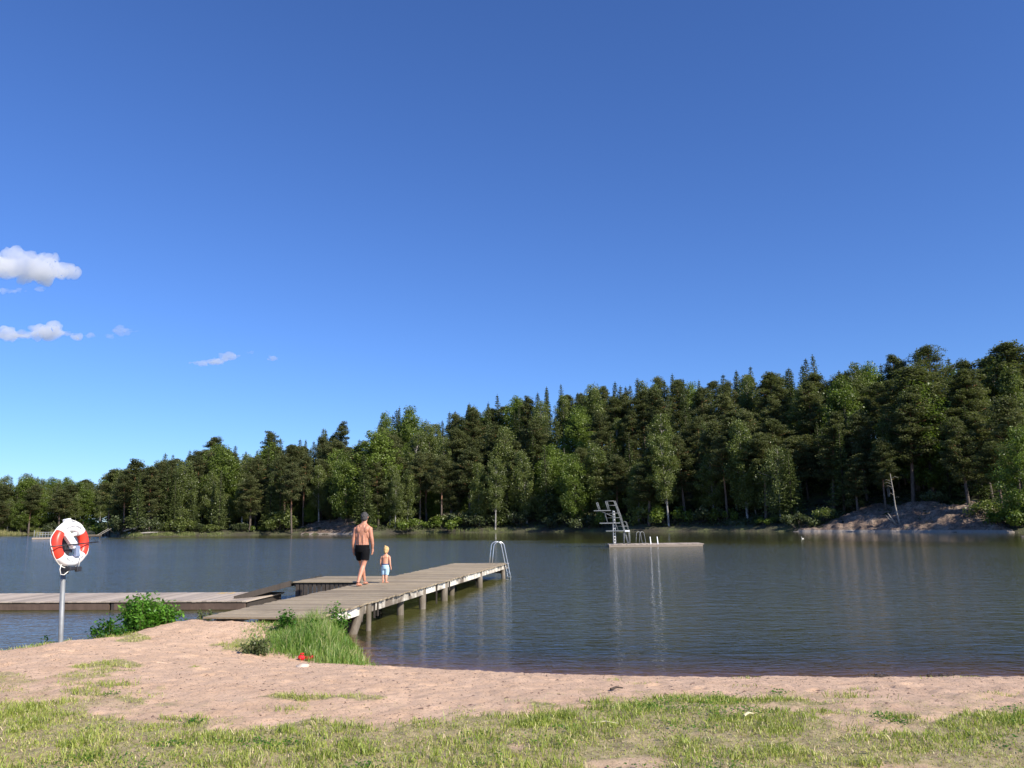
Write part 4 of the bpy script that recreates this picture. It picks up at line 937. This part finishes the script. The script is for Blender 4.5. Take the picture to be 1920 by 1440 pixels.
def make_birch(seed, H=14.0, wid=2.5, low=.22, mat='birch', bk='birchbark', weep=.5, n=56, lf=.22, cnt=135):
    r_ = np.random.default_rng(seed); tr = MB(); bx = r_.normal(0, .4, 2); pth = lambda t_: Vector((bx[0]*t_*t_, bx[1]*t_*t_, H*t_))
    tr.tube([(0, 0, -.8)]+[pth(k/6) for k in range(7)], [.17]+[.15*(1-k/6)**.8+.015 for k in range(7)], 8); cs = []; rs = []; tb_ = []
    for i in range(n):
        t_ = low+(1-low)*((i+r_.random())/n); a = i*2.4+r_.normal(0, .5); u = (t_-low)/(1-low)
        prof = wid*sin(pi*min(1, .18+.78*u))**.8*r_.uniform(.5, 1.08); p = pth(max(.1, t_-.08)); e = pth(t_)+Vector((cos(a)*prof, sin(a)*prof, r_.normal(0, .25)))
        limb(tr, p, e, .035, .01, .2); cs.append(e); rs.append(r_.uniform(.6, 1.05)*wid/2.6); tb_.append(.48+r_.normal(0, .13))
        if prof > 1.1: cs.append(p.lerp(e, .55)+Vector(r_.normal(0, .25, 3))); rs.append(r_.uniform(.6, .9)); tb_.append(.42)
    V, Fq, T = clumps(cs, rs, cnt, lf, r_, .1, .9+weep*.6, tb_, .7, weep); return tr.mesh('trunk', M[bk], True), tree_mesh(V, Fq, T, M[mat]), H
def make_shrub(seed, rad1=1.6, h=1.8, mat='shrub', lf=.24):
    r_ = np.random.default_rng(seed); tr = MB(); cs = []; rs = []; tb_ = []
    for i in range(13):
        a = r_.random()*2*pi; q = sqrt(r_.random())*rad1; z = h*(1-.5*(q/rad1)**2)*r_.uniform(.4, .95); cs.append((q*cos(a), q*sin(a), z)); rs.append(r_.uniform(.45, .75)); tb_.append(.5+r_.normal(0, .15)); limb(tr, (q*cos(a)*.2, q*sin(a)*.2, -.4), cs[-1], .03, .01, 0, 4)
    V, Fq, T = clumps(cs, rs, 95, lf, r_, .2, .9, tb_, .7); return tr.mesh('stems', M['sprucebark'], True), tree_mesh(V, Fq, T, M[mat]), h
PR = {'pine': [make_pine(1), make_pine(2, 16, .46, 2.9), make_pine(3, 14, .30, 2.6), make_pine(4, 16, .50, 2.7, 34), make_pine(5, 15, .22, 2.6, 48)],
      'flatpine': [make_pine(6, 16, .52, 3.3, 26)],
      'spruce': [make_spruce(1), make_spruce(2, 18, 3.4), make_spruce(3, 15, 2.8), make_spruce(4, 16, 2.5, .12)],
      'birch': [make_birch(1), make_birch(2, 15, 2.3, .3), make_birch(3, 12, 2.3, .15)],
      'weeping': [make_birch(7, 12, 3.0, .16, weep=1.0, n=60, cnt=95)],
      'broad': [make_birch(11, 13, 3.2, .2, 'broad', 'sprucebark', .0, 66, .24, 135), make_birch(12, 12, 2.9, .12, 'broad', 'sprucebark', .1, 62, .24, 130)],
      'shrub': [make_shrub(1), make_shrub(2, 1.9, 2.1), make_shrub(3, 1.4, 1.5, 'birch'), make_shrub(4, 1.7, 1.9, 'broad')]}
NAME = {'pine': 'pine_tree', 'flatpine': 'pine_tree', 'spruce': 'spruce_tree', 'birch': 'birch_tree', 'weeping': 'birch_tree', 'broad': 'broadleaf_tree', 'shrub': 'shrub'}
CAT = {'pine': 'pine tree', 'flatpine': 'pine tree', 'spruce': 'spruce tree', 'birch': 'birch tree', 'weeping': 'birch tree', 'broad': 'broadleaf tree', 'shrub': 'shrub'}
r = np.random.default_rng(99)
def plant(kind, x, y, h, label, group=None, wx=1.0, zoff=0.0, var=None):
    k = r.integers(len(PR[kind])) if var is None else var
    tm, cm, H = PR[kind][k]; s_ = h/H; z = gz(x, y)+zoff
    e = empty(NAME[kind], (x, y, z), r.random()*2*pi); w_ = s_*wx; e.scale = (w_, w_, s_)
    e.rotation_euler = (r.normal(0, .018), r.normal(0, .018), r.random()*2*pi)
    for nm, me in (('trunk' if kind != 'shrub' else 'stems', tm), ('crown', cm)):
        o = bpy.data.objects.new(nm, me); COL.objects.link(o); o.parent = e
    tag(e, label, CAT[kind], group); return e
def hero(kind, px, top, s, label, wx=1.0, group=None, var=None, py_base=None):
    D = far_d(az_px(px))+s; p = pt(px, D, top); z = gz(p[0], p[1]); h = max(2.0, p[2]-z)
    return plant(kind, p[0], p[1], h, label, group, wx*(H_norm[kind]/h)**.5 if kind in H_norm else wx, var=var)
H_norm = {'pine': 15, 'spruce': 17, 'birch': 14, 'broad': 13}
# the ones the photo singles out
heroes = [
 ('broad', 702, 818, 12, 'bright green round broadleaf tree above the man, brightest crown in the left half', 1.45),
 ('birch', 742, 893, 3, 'small upright green birch at the shore just right of the man', .85),
 ('broad', 772, 768, 36, 'bright green tree on the skyline beside a dark pointed spruce', 1.0),
 ('broad', 722, 782, 38, 'fresh green ragged top on the skyline above the round bright tree', .8),
 ('birch', 1117, 725, 34, 'tall fresh green birch on the hill straight above the diving tower', 1.1),
 ('birch', 1128, 838, 5, 'pale green birch at the shore directly behind the diving tower', 1.15),
 ('broad', 1035, 862, 8, 'green leafy tree at the shore left of the diving tower', 1.1),
 ('birch', 1240, 775, 16, 'pale green birch on the slope right above the raft', 1.2),
 ('weeping', 1455, 842, 5, 'weeping pale birch with hanging branches left of the granite slab', 1.15),
 ('birch', 1322, 802, 14, 'narrow bright birch standing among dark spruces right of the raft', .6),
 ('birch', 1600, 690, 34, 'light green birch crown reaching the skyline left of the broad pines', 1.2),
 ('birch', 1512, 730, 24, 'pale birch crown half way up the slope above the weeping birch', 1.3),
 ('birch', 1845, 682, 26, 'light green birch rising among dark pines at the far right', 1.0),
 ('spruce', 1530, 664, 44, 'tall pointed spruce standing highest on the skyline right of the middle', 1.1),
 ('spruce', 745, 762, 42, 'slim dark spruce tip on the skyline next to a bright green tree', .8),
 ('spruce', 605, 803, 36, 'broad dark green conical spruce on the left skyline', 1.25),
 ('flatpine', 1742, 652, 36, 'spreading flat topped pine standing clear above the right skyline', 1.15),
 ('pine', 1885, 646, 30, 'large dark pine with dense crown at the right edge of the picture', 1.6),
 ('pine', 1668, 668, 42, 'rounded pine crown on the skyline left of the flat topped pine', .9),
 ('pine', 1700, 690, 16, 'broad tall pine behind the dead tree on the rock', 1.5),
 ('pine', 1800, 785, 7, 'pine with a bare pale trunk standing behind the top of the granite slab', .95),
 ('pine', 1812, 695, 18, 'tall full pine left of the right edge light birch', 1.3),
 ('pine', 1600, 855, 6, 'young pine at the left end of the granite slab', .9),
 ('pine', 1650, 825, 7, 'thin trunked pine just behind the dead tree on the slab', .8),
 ('pine', 1550, 780, 9, 'dark crowned pine between the weeping birch and the slab', 1.0),
 ('pine', 1865, 830, 5, 'low green branched pine over the right end of the slab', 1.1),
 ('pine', 400, 822, 30, 'airy topped pine standing highest on the left headland', 1.2),
 ('pine', 212, 882, 6, 'spreading open crowned pine at the tip of the left headland', 1.35),
 ('pine', 252, 866, 10, 'dark layered pine second from the tip of the left headland', 1.2),
 ('birch', 342, 870, 4, 'dense pale green birch on the shore of the left headland', 1.2),
 ('spruce', 528, 880, 4, 'light green spruce with drooping boughs at the shore left of the man', 1.1),
 ('pine', 520, 812, 32, 'ragged pine top on the skyline left of the broad dark spruce', 1.0),
 ('pine', 632, 795, 38, 'dark pine top on the skyline between spruce and bright trees', .9),
 ('pine', 860, 812, 16, 'round topped olive pine on the slope right of the man', 1.2),
 ('pine', 935, 800, 14, 'wide olive pine crown in the middle of the slope', 1.3),
 ('pine', 1005, 790, 16, 'tall domed pine on the slope left above the diving tower', 1.15),
 ('pine', 800, 850, 9, 'wide dark pine at the shore right of the small birch', 1.2),
 ('pine', 1440, 700, 30, 'big dark pine with orange upper trunk above the weeping birch', 1.2),
 ('pine', 1380, 770, 14, 'dark broad pine mid slope right of the narrow bright birch', 1.3),
]
for i, hh in enumerate(heroes):
    kind, px, top, s_, lab, wx = hh; hero(kind, px, top, s_, lab, wx, var=(0 if kind in ('flatpine', 'weeping') else None))
# forest rows
REPEATS = []
RANK = {9: 'young, near the shore', 17: 'young, behind the shore', 5: 'on the shore', 13: 'behind the shore', 22: 'low on the slope', 32: 'halfway up', 43: 'near the crest', 49: 'on the crest', 56: 'behind the crest'}
used = {k: 0 for k in PR}
FL = {'pine': 'olive green pine in the dense forest on the far shore', 'spruce': 'dark pointed spruce in the dense forest on the far shore', 'birch': 'light green birch in the dense forest on the far shore', 'broad': 'fresh green broadleaf tree in the dense forest on the far shore'}
FG = {'pine': 'pines filling the far shore forest', 'spruce': 'spruces filling the far shore forest', 'birch': 'birches filling the far shore forest', 'broad': 'broadleaf trees filling the far shore forest'}
BL = {'pine': 'small distant pine in the low forest behind the lifebuoy', 'spruce': 'small distant spruce in the low forest behind the lifebuoy', 'birch': 'small distant birch in the low forest behind the lifebuoy', 'broad': 'small distant broadleaf tree in the low forest behind the lifebuoy'}
def pick(p): return ('pine', 'spruce', 'birch', 'broad')[int(np.searchsorted(np.cumsum(p), r.random()))]
for s_, step, hm, pr in ((9, 27, 6.0, (.30, .34, .26, .10)), (17, 32, 7.5, (.34, .42, .16, .08)), (5, 34, 12.5, (.48, .26, .18, .08)), (13, 36, 14, (.54, .26, .14, .06)), (22, 38, 15, (.54, .28, .12, .06)), (32, 38, 15.5, (.5, .34, .10, .06)), (43, 26, 16, (.30, .56, .08, .06)), (49, 30, 16, (.2, .68, .06, .06)), (56, 40, 15, (.4, .45, .08, .07))):
    px = 215.0+r.uniform(0, 20)
    while px < (1950 if s_ < 30 else 2040):
        D0 = far_d(az_px(px)); st = step*.86*155/D0; q = px+r.normal(0, st*.22); s2 = s_+r.normal(0, 2.0); kind = pick(pr)
        if s_ in (5, 9) and 1490 < q < 1900: px += st; s2 += 10; 
        p = pt(q, far_d(az_px(q))+s2, 970); z = gz(p[0], p[1])
        topmax = pt(q, np.hypot(p[0], p[1]), sky_y(q)+(2 if s_ > 40 else 12))[2]-z
        h = hm*r.uniform(.78, 1.18)
        if s_ > 40: h = (topmax*r.uniform(.90, 1.0) if r.random() < .8 else topmax*.84)*(.84 if s_ > 52 else 1)*(1.06 if kind == 'spruce' else .95); topmax *= 1.06
        h = max(3.0, min(h, topmax, 23))
        e_ = plant(kind, p[0], p[1], h, FL[kind], FG[kind], r.uniform(.88, 1.2)*min(1.35, (H_norm[kind]/h)**.4)*(1.12 if kind == 'spruce' and s_ > 40 else 1)); px += st*r.uniform(.8, 1.2)
        REPEATS.append((e_, {'pine': 'olive pine', 'spruce': 'dark spruce', 'birch': 'pale green birch', 'broad': 'green broadleaf tree'}[kind], RANK[s_], q))
# the distant forest on the left
for s_, step, hm in ((3, 17, 11), (12, 20, 13), (24, 20, 14), (40, 20, 15)):
    px = -330.0
    while px < 245:
        D = 296+s_+r.normal(0, 2); kind = pick((.3, .22, .33, .15)); q = px+r.normal(0, 4)
        p = pt(q, D, 970); z = gz(p[0], p[1]); tm = pt(q, D, sky_y(q)+(0 if s_ > 30 else 9))[2]-z; h = max(5, min(hm*r.uniform(.85, 1.15), tm)) if s_ < 30 else tm*r.uniform(.92, 1.03)
        e_ = plant(kind, p[0], p[1], h, BL[kind], 'distant '+CAT[kind]+'s behind the lifebuoy', r.uniform(1.1, 1.6)); px += step*r.uniform(.8, 1.2)
        REPEATS.append((e_, 'distant '+{'pine': 'olive pine', 'spruce': 'dark spruce', 'birch': 'pale birch', 'broad': 'green broadleaf tree'}[kind], {3: 'on the far shore', 12: 'in the second row', 24: 'in the third row', 40: 'in the rearmost row'}[s_], q))
# shoreline shrubs
px = -60.0
while px < 1980:
    D = far_d(az_px(px)); s_ = 1.5+abs(r.normal(0, 1.2))
    if not (1500 < px < 1880 or 540 < px < 655 or 700 < px < 742):
        p = pt(px, D+s_+1, 970); h = r.uniform(.9, 3.4)
        e_ = plant('shrub', p[0], p[1], h, 'shrub', 'shrubs along the far waterline', r.uniform(1.0, 1.5)*(1.8/h)**.3); REPEATS.append((e_, ('tall' if h > 2.6 else 'low' if h < 1.6 else 'rounded')+' leafy shrub', 'at the far waterline', px))
    px += r.uniform(18, 70)*150/D
for px, w_, lab in ((770, 2.4, 'silvery green shrub at the waterline right of the man'), (835, 2.6, 'yellow green shrub at the far waterline left of the diving tower'), (1098, 2.4, 'pale shrub at the waterline just left of the diving tower'), (205, 4.0, 'bright green rounded shrub on the headland right of the lifebuoy')):
    p = pt(px, far_d(az_px(px))+1.5, 970); plant('shrub', p[0], p[1], w_, lab, None, 1.3)

# say which one: zone along the shore, rank up the slope, then order inside its zone
ZN = [(-400, 'left of the distant float'), (50, 'above the distant float'), (100, 'behind the lifebuoy'), (165, 'just right of the lifebuoy'), (212, 'at the headland tip'), (262, 'above the leafy bank bushes'), (335, 'right of the leafy bushes'),
      (410, 'above the yellow deck mark'), (480, 'above the gangway'), (560, 'above the side landing'), (620, 'just left of the man'), (668, 'straight above the man'), (715, 'above the child'), (775, 'above the jetty middle'),
      (850, 'above the jetty end'), (925, 'above the jetty ladder'), (990, 'right of the jetty ladder'), (1060, 'left of the diving tower'), (1125, 'above the diving tower'), (1190, 'above the raft'), (1255, 'above the raft end'),
      (1320, 'right of the raft'), (1385, 'left of the weeping birch'), (1440, 'around the weeping birch'), (1500, 'above the slab left end'), (1570, 'above the granite slab'), (1650, 'by the dead tree'), (1720, 'above the slab middle'),
      (1790, 'above the slab right half'), (1860, 'above the slab right end'), (1925, 'past the right edge')]
def zone(px):
    z_ = ZN[0][1]
    for a_, n_ in ZN:
        if px >= a_: z_ = n_
    return z_
ORD = {2: ['left one', 'right one'], 3: ['leftmost', 'middle one', 'rightmost']}
NTH = ['first', 'second', 'third', 'fourth', 'fifth', 'sixth', 'seventh', 'eighth', 'ninth', 'tenth', 'eleventh', 'twelfth']
cells = {}
for o_, base, rank, px_ in REPEATS: cells.setdefault(f'{base} {rank} {zone(px_)}'.replace('  ', ' '), []).append((px_, o_))
for lab, L_ in cells.items():
    L_.sort(key=lambda a: a[0]); n_ = len(L_)
    for i_, (_, o_) in enumerate(L_):
        o_['label'] = lab if n_ == 1 else lab+', '+(ORD[n_][i_]if n_ in ORD else NTH[i_]+' from left')

for px, dd_, hh_, lab in ((1498, 1.0, 2.2, 'dark shrub at the left foot of the granite slab'), (1548, 3.5, 1.4, 'low shrub on the left shoulder of the slab'), (1760, 9.5, 1.6, 'low shrub on top of the granite slab'),
                          (1848, 4.0, 1.6, 'bushy shrub over the right part of the slab'), (1880, 1.2, 1.8, 'dense shrub at the right foot of the slab'), (1906, 1.5, 2.4, 'tall shrub at the waterline right of the slab'), (1606, 8.0, 1.5, 'small shrub behind the slab left of the dead tree')):
    p = pt(px, far_d(az_px(px))+dd_, 970); plant('shrub', p[0], p[1], hh_, lab, None, 1.1, zoff=.5 if dd_ > 2 else .1)
# undergrowth carpet on the slope
n0 = 60000; q = rng.uniform(150, 2000, n0); sft = rng.uniform(1.5, 40, n0)**1.0
dd = ray(960, 975); 
AZ = np.interp(q, np.linspace(100, 2050, 60), [az_px(p) for p in np.linspace(100, 2050, 60)])
D = far_d(AZ)+sft; X = np.sin(AZ)*D; Y = np.cos(AZ)*D; k = fbm(X, Y, .3, 3, 3) > .42; X = X[k]; Y = Y[k]
V, Fq, T = leaf_quads(np.stack([X, Y, ground(X, Y)+rng.uniform(.02, .35, len(X))], 1), rng.uniform(.3, .6, len(X)), rng, .8, .6, np.clip(rng.normal(.3, .2, len(X)), 0, 1))
o = obj('undergrowth', mesh_np('undergrowth', V, Fq, M['shrub'], {'tint': T})); tag(o, 'low green undergrowth covering the forest slope', 'undergrowth', kind='stuff')
# reeds along the left shores
def reeds(p0, p1, n, h, dep_, label, s0=0.0, seed=0):
    r_ = np.random.default_rng(seed); q = r_.uniform(p0, p1, n); AZ = np.array([az_px(p) for p in np.linspace(p0, p1, 30)]); AZ = np.interp(q, np.linspace(p0, p1, 30), AZ)
    dn = np.clip((fbm(q*.05, q*.003, 1.7, 4, seed+50)-.36)*4, 0, 1); kk = (r_.random(n) < dn) & (r_.random(n) < np.clip(np.minimum(q-p0, p1-q)/((p1-p0)*.25), 0, 1)); q = q[kk]; AZ = AZ[kk]; n = len(q); D = far_d(AZ)+s0+r_.uniform(-dep_, 1.0, n); X = np.sin(AZ)*D; Y = np.cos(AZ)*D; Z = np.maximum(ground(X, Y), -.05); Hh = h*r_.uniform(.4, 1.1, n)*(.35+.65*dn[kk])*np.clip(.4+1.2*fbm(X, Y, .15, 3, 7), .3, 1.3)
    V, Fq, T = blades(np.stack([X, Y, Z], 1), Hh, np.full(n, .05), r_.uniform(.02, .25, n), r_, np.clip(r_.normal(.72 if seed == 1 else .36, .2, n), 0, 1))
    o = obj('reeds', mesh_np('reeds', V, Fq, M['reed'], {'tint': T})); tag(o, label, 'reeds', kind='stuff')
reeds(-150, 165, 9000, 1.5, 3, 'pale yellow reed belt along the distant left shore', seed=1)
reeds(225, 440, 4500, .55, .4, 'green and yellow reeds at the foot of the left headland', seed=2)
reeds(770, 1000, 1600, .6, .4, 'short green reeds along the waterline right of the man', seed=3)

# ------------------------------------------------------------------ rocks of the far shore
SURF = {}
def surf_z(name, x, y): V = SURF[name][0]; return float(V[np.argmin((V[:, 0]-x)**2+(V[:, 1]-y)**2), 2])
def slab_rock(name, p0, p1, depth, hfun, label, nx=150, ny=46, seed=1, off=-1.2):
    qs = np.linspace(p0, p1, nx); V = []
    A_ = np.array([az_px(q) for q in qs]); D0 = far_d(A_)
    v = np.linspace(0, 1, ny); AA, VV = np.meshgrid(A_, v, indexing='ij'); DD = far_d(AA)+off+VV*depth
    X = np.sin(AA)*DD; Y = np.cos(AA)*DD; U = (np.linspace(0, 1, nx))[:, None]*np.ones(ny)[None]
    Zt = hfun(U, VV); nz = fbm(X, Y, .28, 5, seed); st = fbm(X*0.4, Y, .9, 4, seed+3)
    Z = Zt*(0.80+.5*(nz-.5))+.8*(st-.5)*np.clip(Zt, 0, 1)+.5*(fbm(X, Y, 2.2, 4, seed+9)-.5)*np.clip(Zt*2, 0, 1)
    lay = .55; Z = np.where(Zt > .2, .55*Z+.45*(np.floor(Z/lay)*lay+lay*np.clip(((Z/lay) % 1)*2.5, 0, 1)), Z)
    V = np.stack([X.ravel(), Y.ravel(), Z.ravel()], 1); c_ = V.mean(0); c_[2] = 0
    o = obj(name, mesh_np(name, V-c_, grid_faces(nx, ny), M['granite'], None, False)); o.location = c_; SURF[name] = (V, None); tag(o, label, 'rock'); return o
def hA(u, v):
    top = np.interp(u, [0, .06, .2, .38, .55, .70, .82, .93, 1], [-.3, 1.5, 2.9, 3.8, 4.0, 4.1, 4.0, 2.8, -.3])
    lip = np.minimum(.38, top*.5)*(.6+.5*np.sin(u*37)*np.sin(u*91+1)+.3*np.sin(u*15)); return np.where(v < .05, -.6+v/.05*(.6+lip), lip+(top-lip)*np.clip((v-.05)/.62, 0, 1)**.8)*np.where(v > .9, 1-(v-.9)*6, 1)
slab_rock('granite_slab', 1478, 1905, 13.5, hA, 'large smooth brown granite slab sloping into the water on the right', seed=4)
def hB(u, v):
    top = np.interp(u, [0, .1, .5, .85, 1], [-.3, 1.0, 2.9, 4.2, 4.0]); return -.5+(top+.5)*np.clip(v/.75, 0, 1)**.75
slab_rock('rock_slope', 530, 668, 12, hB, 'dark shaded rock slope at the shore left of the man', 80, 34, 8, -1.0)
def hC(u, v): return -.35+.85*np.sin(pi*u)**.8*np.clip(v/.8, 0, 1)**.8+.12*np.sin(u*23)*np.sin(v*9)
o = slab_rock('sand_bank', 694, 752, 5, hC, 'small pale sandy landing at the waterline right of the man', 40, 20, 9, -1.2); o.data.materials[0] = simple('shore_sand', (0.40, 0.31, 0.24), 0.9, 0, 0.25, 3, 0.5)
# dead tree on the slab
px, py = 1688, 978; D = far_d(az_px(px))+1.4; p = pt(px, D, py); p[2] = surf_z('granite_slab', p[0], p[1])+.2; tpv = pt(1669, D+.4, 888)
dt = empty('dead_tree', (p[0], p[1], p[2]-.25)); tag(dt, 'bare leaning grey dead tree rooted on the granite slab', 'dead tree')
e = Vector(tpv)-Vector((p[0], p[1], p[2]-.25))
MB().tube([(0, 0, -.4), Vector(e)*.06+Vector((-.15, 0, .1)), Vector(e)*.35+Vector((-.2, 0, 0)), Vector(e)*.7+Vector((-.05, 0, 0)), e], [.14, .12, .09, .06, .03], 8).build('trunk', M['deadwood'], dt, True)
q = MB(); r_ = np.random.default_rng(2)
for k in range(9):
    f_ = .45+.5*k/9; a = r_.random()*6.28; b0 = Vector(e)*f_+Vector((-.08, 0, 0)); q.tube([b0, b0+Vector((cos(a)*.6, sin(a)*.3, .15+.2*r_.random())), b0+Vector((cos(a)*1.0, sin(a)*.5, .1))], [.025, .016, .008], 5)
q.build('branches', M['deadwood'], dt, True)
s0 = pt(1681, D-.1, 978); s0[2] = surf_z('granite_slab', s0[0], s0[1])+.2; st_ = empty('tree_stump', (s0[0], s0[1], s0[2]-.2)); tag(st_, 'broken pale snag leaning left beside the dead tree foot', 'snag')
MB().tube([(0, 0, -.3), (-.5, 0, .5), (-1.0, 0, 1.3)], [.13, .10, .03], 8).build('trunk', M['deadwood'], st_, True)
MB().tube([(-.3, 0, .3), (-.9, 0, .55), (-1.3, 0, 1.1)], [.06, .04, .015], 6).build('branch', M['deadwood'], st_, True)
# fallen logs on the headland
lg = [(232, 996, 262, 987), (240, 1000, 275, 993), (250, 992, 268, 984), (262, 1000, 296, 998)]
for i, (a1, b1, a2, b2) in enumerate(lg):
    D = far_d(az_px(a1))+1.0; pa = pt(a1, D, b1); pb_ = pt(a2, D+1.0, b2); c_ = (pa+pb_)/2
    o = MB().tube([pa-c_, (0, 0, .05), pb_-c_], [.16, .13, .07], 7).build('fallen_log', M['deadwood'], None, True); o.location = c_; tag(o, ('upper bleached log' if i == 0 else 'lowest bleached log' if i == 3 else 'middle bleached log, left one of two' if i == 1 else 'middle bleached log, right one of two')+' among the headland shrubs', 'log', 'bleached logs on the left headland')

# distant swimming float with rails, and a small landing stage
D = 168.0; a_ = pt(60, D, 1008); b2 = pt(104, D, 1007); L = float(np.hypot(b2[0]-a_[0], b2[1]-a_[1])); an = math.atan2(b2[1]-a_[1], b2[0]-a_[0])
df_ = empty('distant_float', ((a_[0]+b2[0])/2, (a_[1]+b2[1])/2, 0), an); tag(df_, 'distant white railed bathing float left of the lifebuoy', 'float')
MB().box((0, 0, .18), (L, 2.0, .28)).build('deck', M['fplank'], df_)
q = MB()
for k in range(8):
    x = -L/2+.3+k*(L-.6)/7
    for y in (-.9, .9): q.tube([(x, y, .3), (x, y, 1.25 if k else 1.6)], .05, 5)
for y in (-.9, .9):
    for z in (.8, 1.2): q.tube([(-L/2+.9, y, z), (L/2-.2, y, z)], .04, 5)
q.build('railing', M['galv'], df_)
D = 164.0; a_ = pt(146, D, 1004); b2 = pt(188, D+1, 1002); L = float(np.hypot(b2[0]-a_[0], b2[1]-a_[1])); an = math.atan2(b2[1]-a_[1], b2[0]-a_[0])
ls = empty('landing_stage', ((a_[0]+b2[0])/2, (a_[1]+b2[1])/2, 0), an); tag(ls, 'small distant wooden landing stage at the headland tip right of the lifebuoy', 'landing stage')
q = MB()
for k in range(int(L/.2)): q.box((-L/2+.1+k*.2, 0, .62), (.17, 2, .06), a=r.random())
q.build('deck', M['plank'], ls)
MB().box((0, -.95, .45), (L, .1, .22)).box((0, .95, .45), (L, .1, .22)).build('beam', M['dark'], ls)
for x in (-L/2+.3, 0, L/2-.3): MB().box((x, -.8, .0), (.2, .2, .9)).build('post', M['dark'], ls)
MB().tube([(L/2-.4, .3, .6), (L/2+1.4, .3, 1.7)], .05, 5).tube([(L/2-.2, -.6, .6), (L/2+1.6, -.6, 1.7)], .05, 5).build('handrail', M['deadwood'], ls)

# ------------------------------------------------------------------ clouds
t = NT('cloud_vapour'); pv = t.n('ShaderNodeVolumePrincipled'); pv.inputs['Color'].default_value = (1, 1, 1, 1); pv.inputs['Density'].default_value = .03; pv.inputs['Anisotropy'].default_value = .2
t.l(pv.outputs[0], t.out.inputs['Volume']); M['cloud'] = t.m
t = NT('thin_cloud_vapour'); pv = t.n('ShaderNodeVolumePrincipled'); pv.inputs['Color'].default_value = (1, 1, 1, 1); pv.inputs['Density'].default_value = .016; pv.inputs['Anisotropy'].default_value = .2
t.l(pv.outputs[0], t.out.inputs['Volume']); M['cloud2'] = t.m
def cloud(pts, label, mat, seed, D=2500.0, vox=None):
    r_ = np.random.default_rng(seed); c0 = pt(pts[0][0], D, pts[0][1]); k = D/F*1.03; vox = max(1.2, max(p[3] for p in pts)*k*.07); b_ = MB()
    for (px, py, w_, h_) in pts:
        c_ = pt(px, D, py)-c0
        for j in range(30):
            a = r_.normal(0, .42, 3); rr_ = k*h_*r_.uniform(.30, .80)*max(.25, 1-.5*abs(a[0])); a = np.clip(a, -.85, .85)
            b_.ell((c_[0]+a[0]*w_*k, c_[1]+a[1]*h_*k, c_[2]+a[2]*h_*k*.62), (rr_*1.35, rr_, rr_*.85), None, 10, 7)
    o = b_.fuse('cloud', M[mat], vox, None, 3); me = o.data
    V = np.empty(len(me.vertices)*3, dtype=np.float32); me.vertices.foreach_get('co', V); V = V.reshape(-1, 3); N = np.empty_like(V).ravel(); me.vertices.foreach_get('normal', N); N = N.reshape(-1, 3)
    n1 = fbm(V[:, 0]+V[:, 1], V[:, 2]*1.0+V[:, 1]*.5, .03, 5, seed)-.5; V += N*(n1*1.15*k*max(p[3] for p in pts))[:, None]; me.vertices.foreach_set('co', V.ravel()); me.update()
    o.location = c0; tag(o, label, 'cloud'); return o
cloud([(30, 498, 60, 26), (-60, 495, 60, 30), (85, 500, 38, 24), (125, 508, 14, 9), (60, 512, 60, 14)], 'largest white cloud, at the left edge of the sky', 'cloud', 1)
cloud([(20, 545, 28, 6), (70, 542, 10, 4), (-30, 548, 30, 7)], 'faint thin wisp just under the largest cloud', 'cloud2', 2)
cloud([(15, 626, 36, 15), (55, 628, 30, 12), (95, 622, 36, 15), (-50, 628, 40, 14), (138, 630, 12, 8)], 'long flat white cloud low at the left edge', 'cloud', 3)
cloud([(170, 628, 9, 7)], 'tiny puff beside the end of the long flat cloud', 'cloud2', 4)
cloud([(205, 630, 9, 6), (228, 620, 22, 8), (248, 621, 10, 4)], 'small wispy cloud right of the long flat cloud', 'cloud2', 5)
cloud([(375, 680, 20, 6), (405, 678, 22, 9), (430, 668, 20, 9)], 'small slanting cloud standing alone above the left hill', 'cloud', 6)
cloud([(472, 660, 9, 4)], 'faintest tiny puff between the slanting cloud and the small oval one', 'cloud2', 7)
cloud([(511, 672, 10, 5)], 'small oval white puff, rightmost of all the clouds', 'cloud', 8)
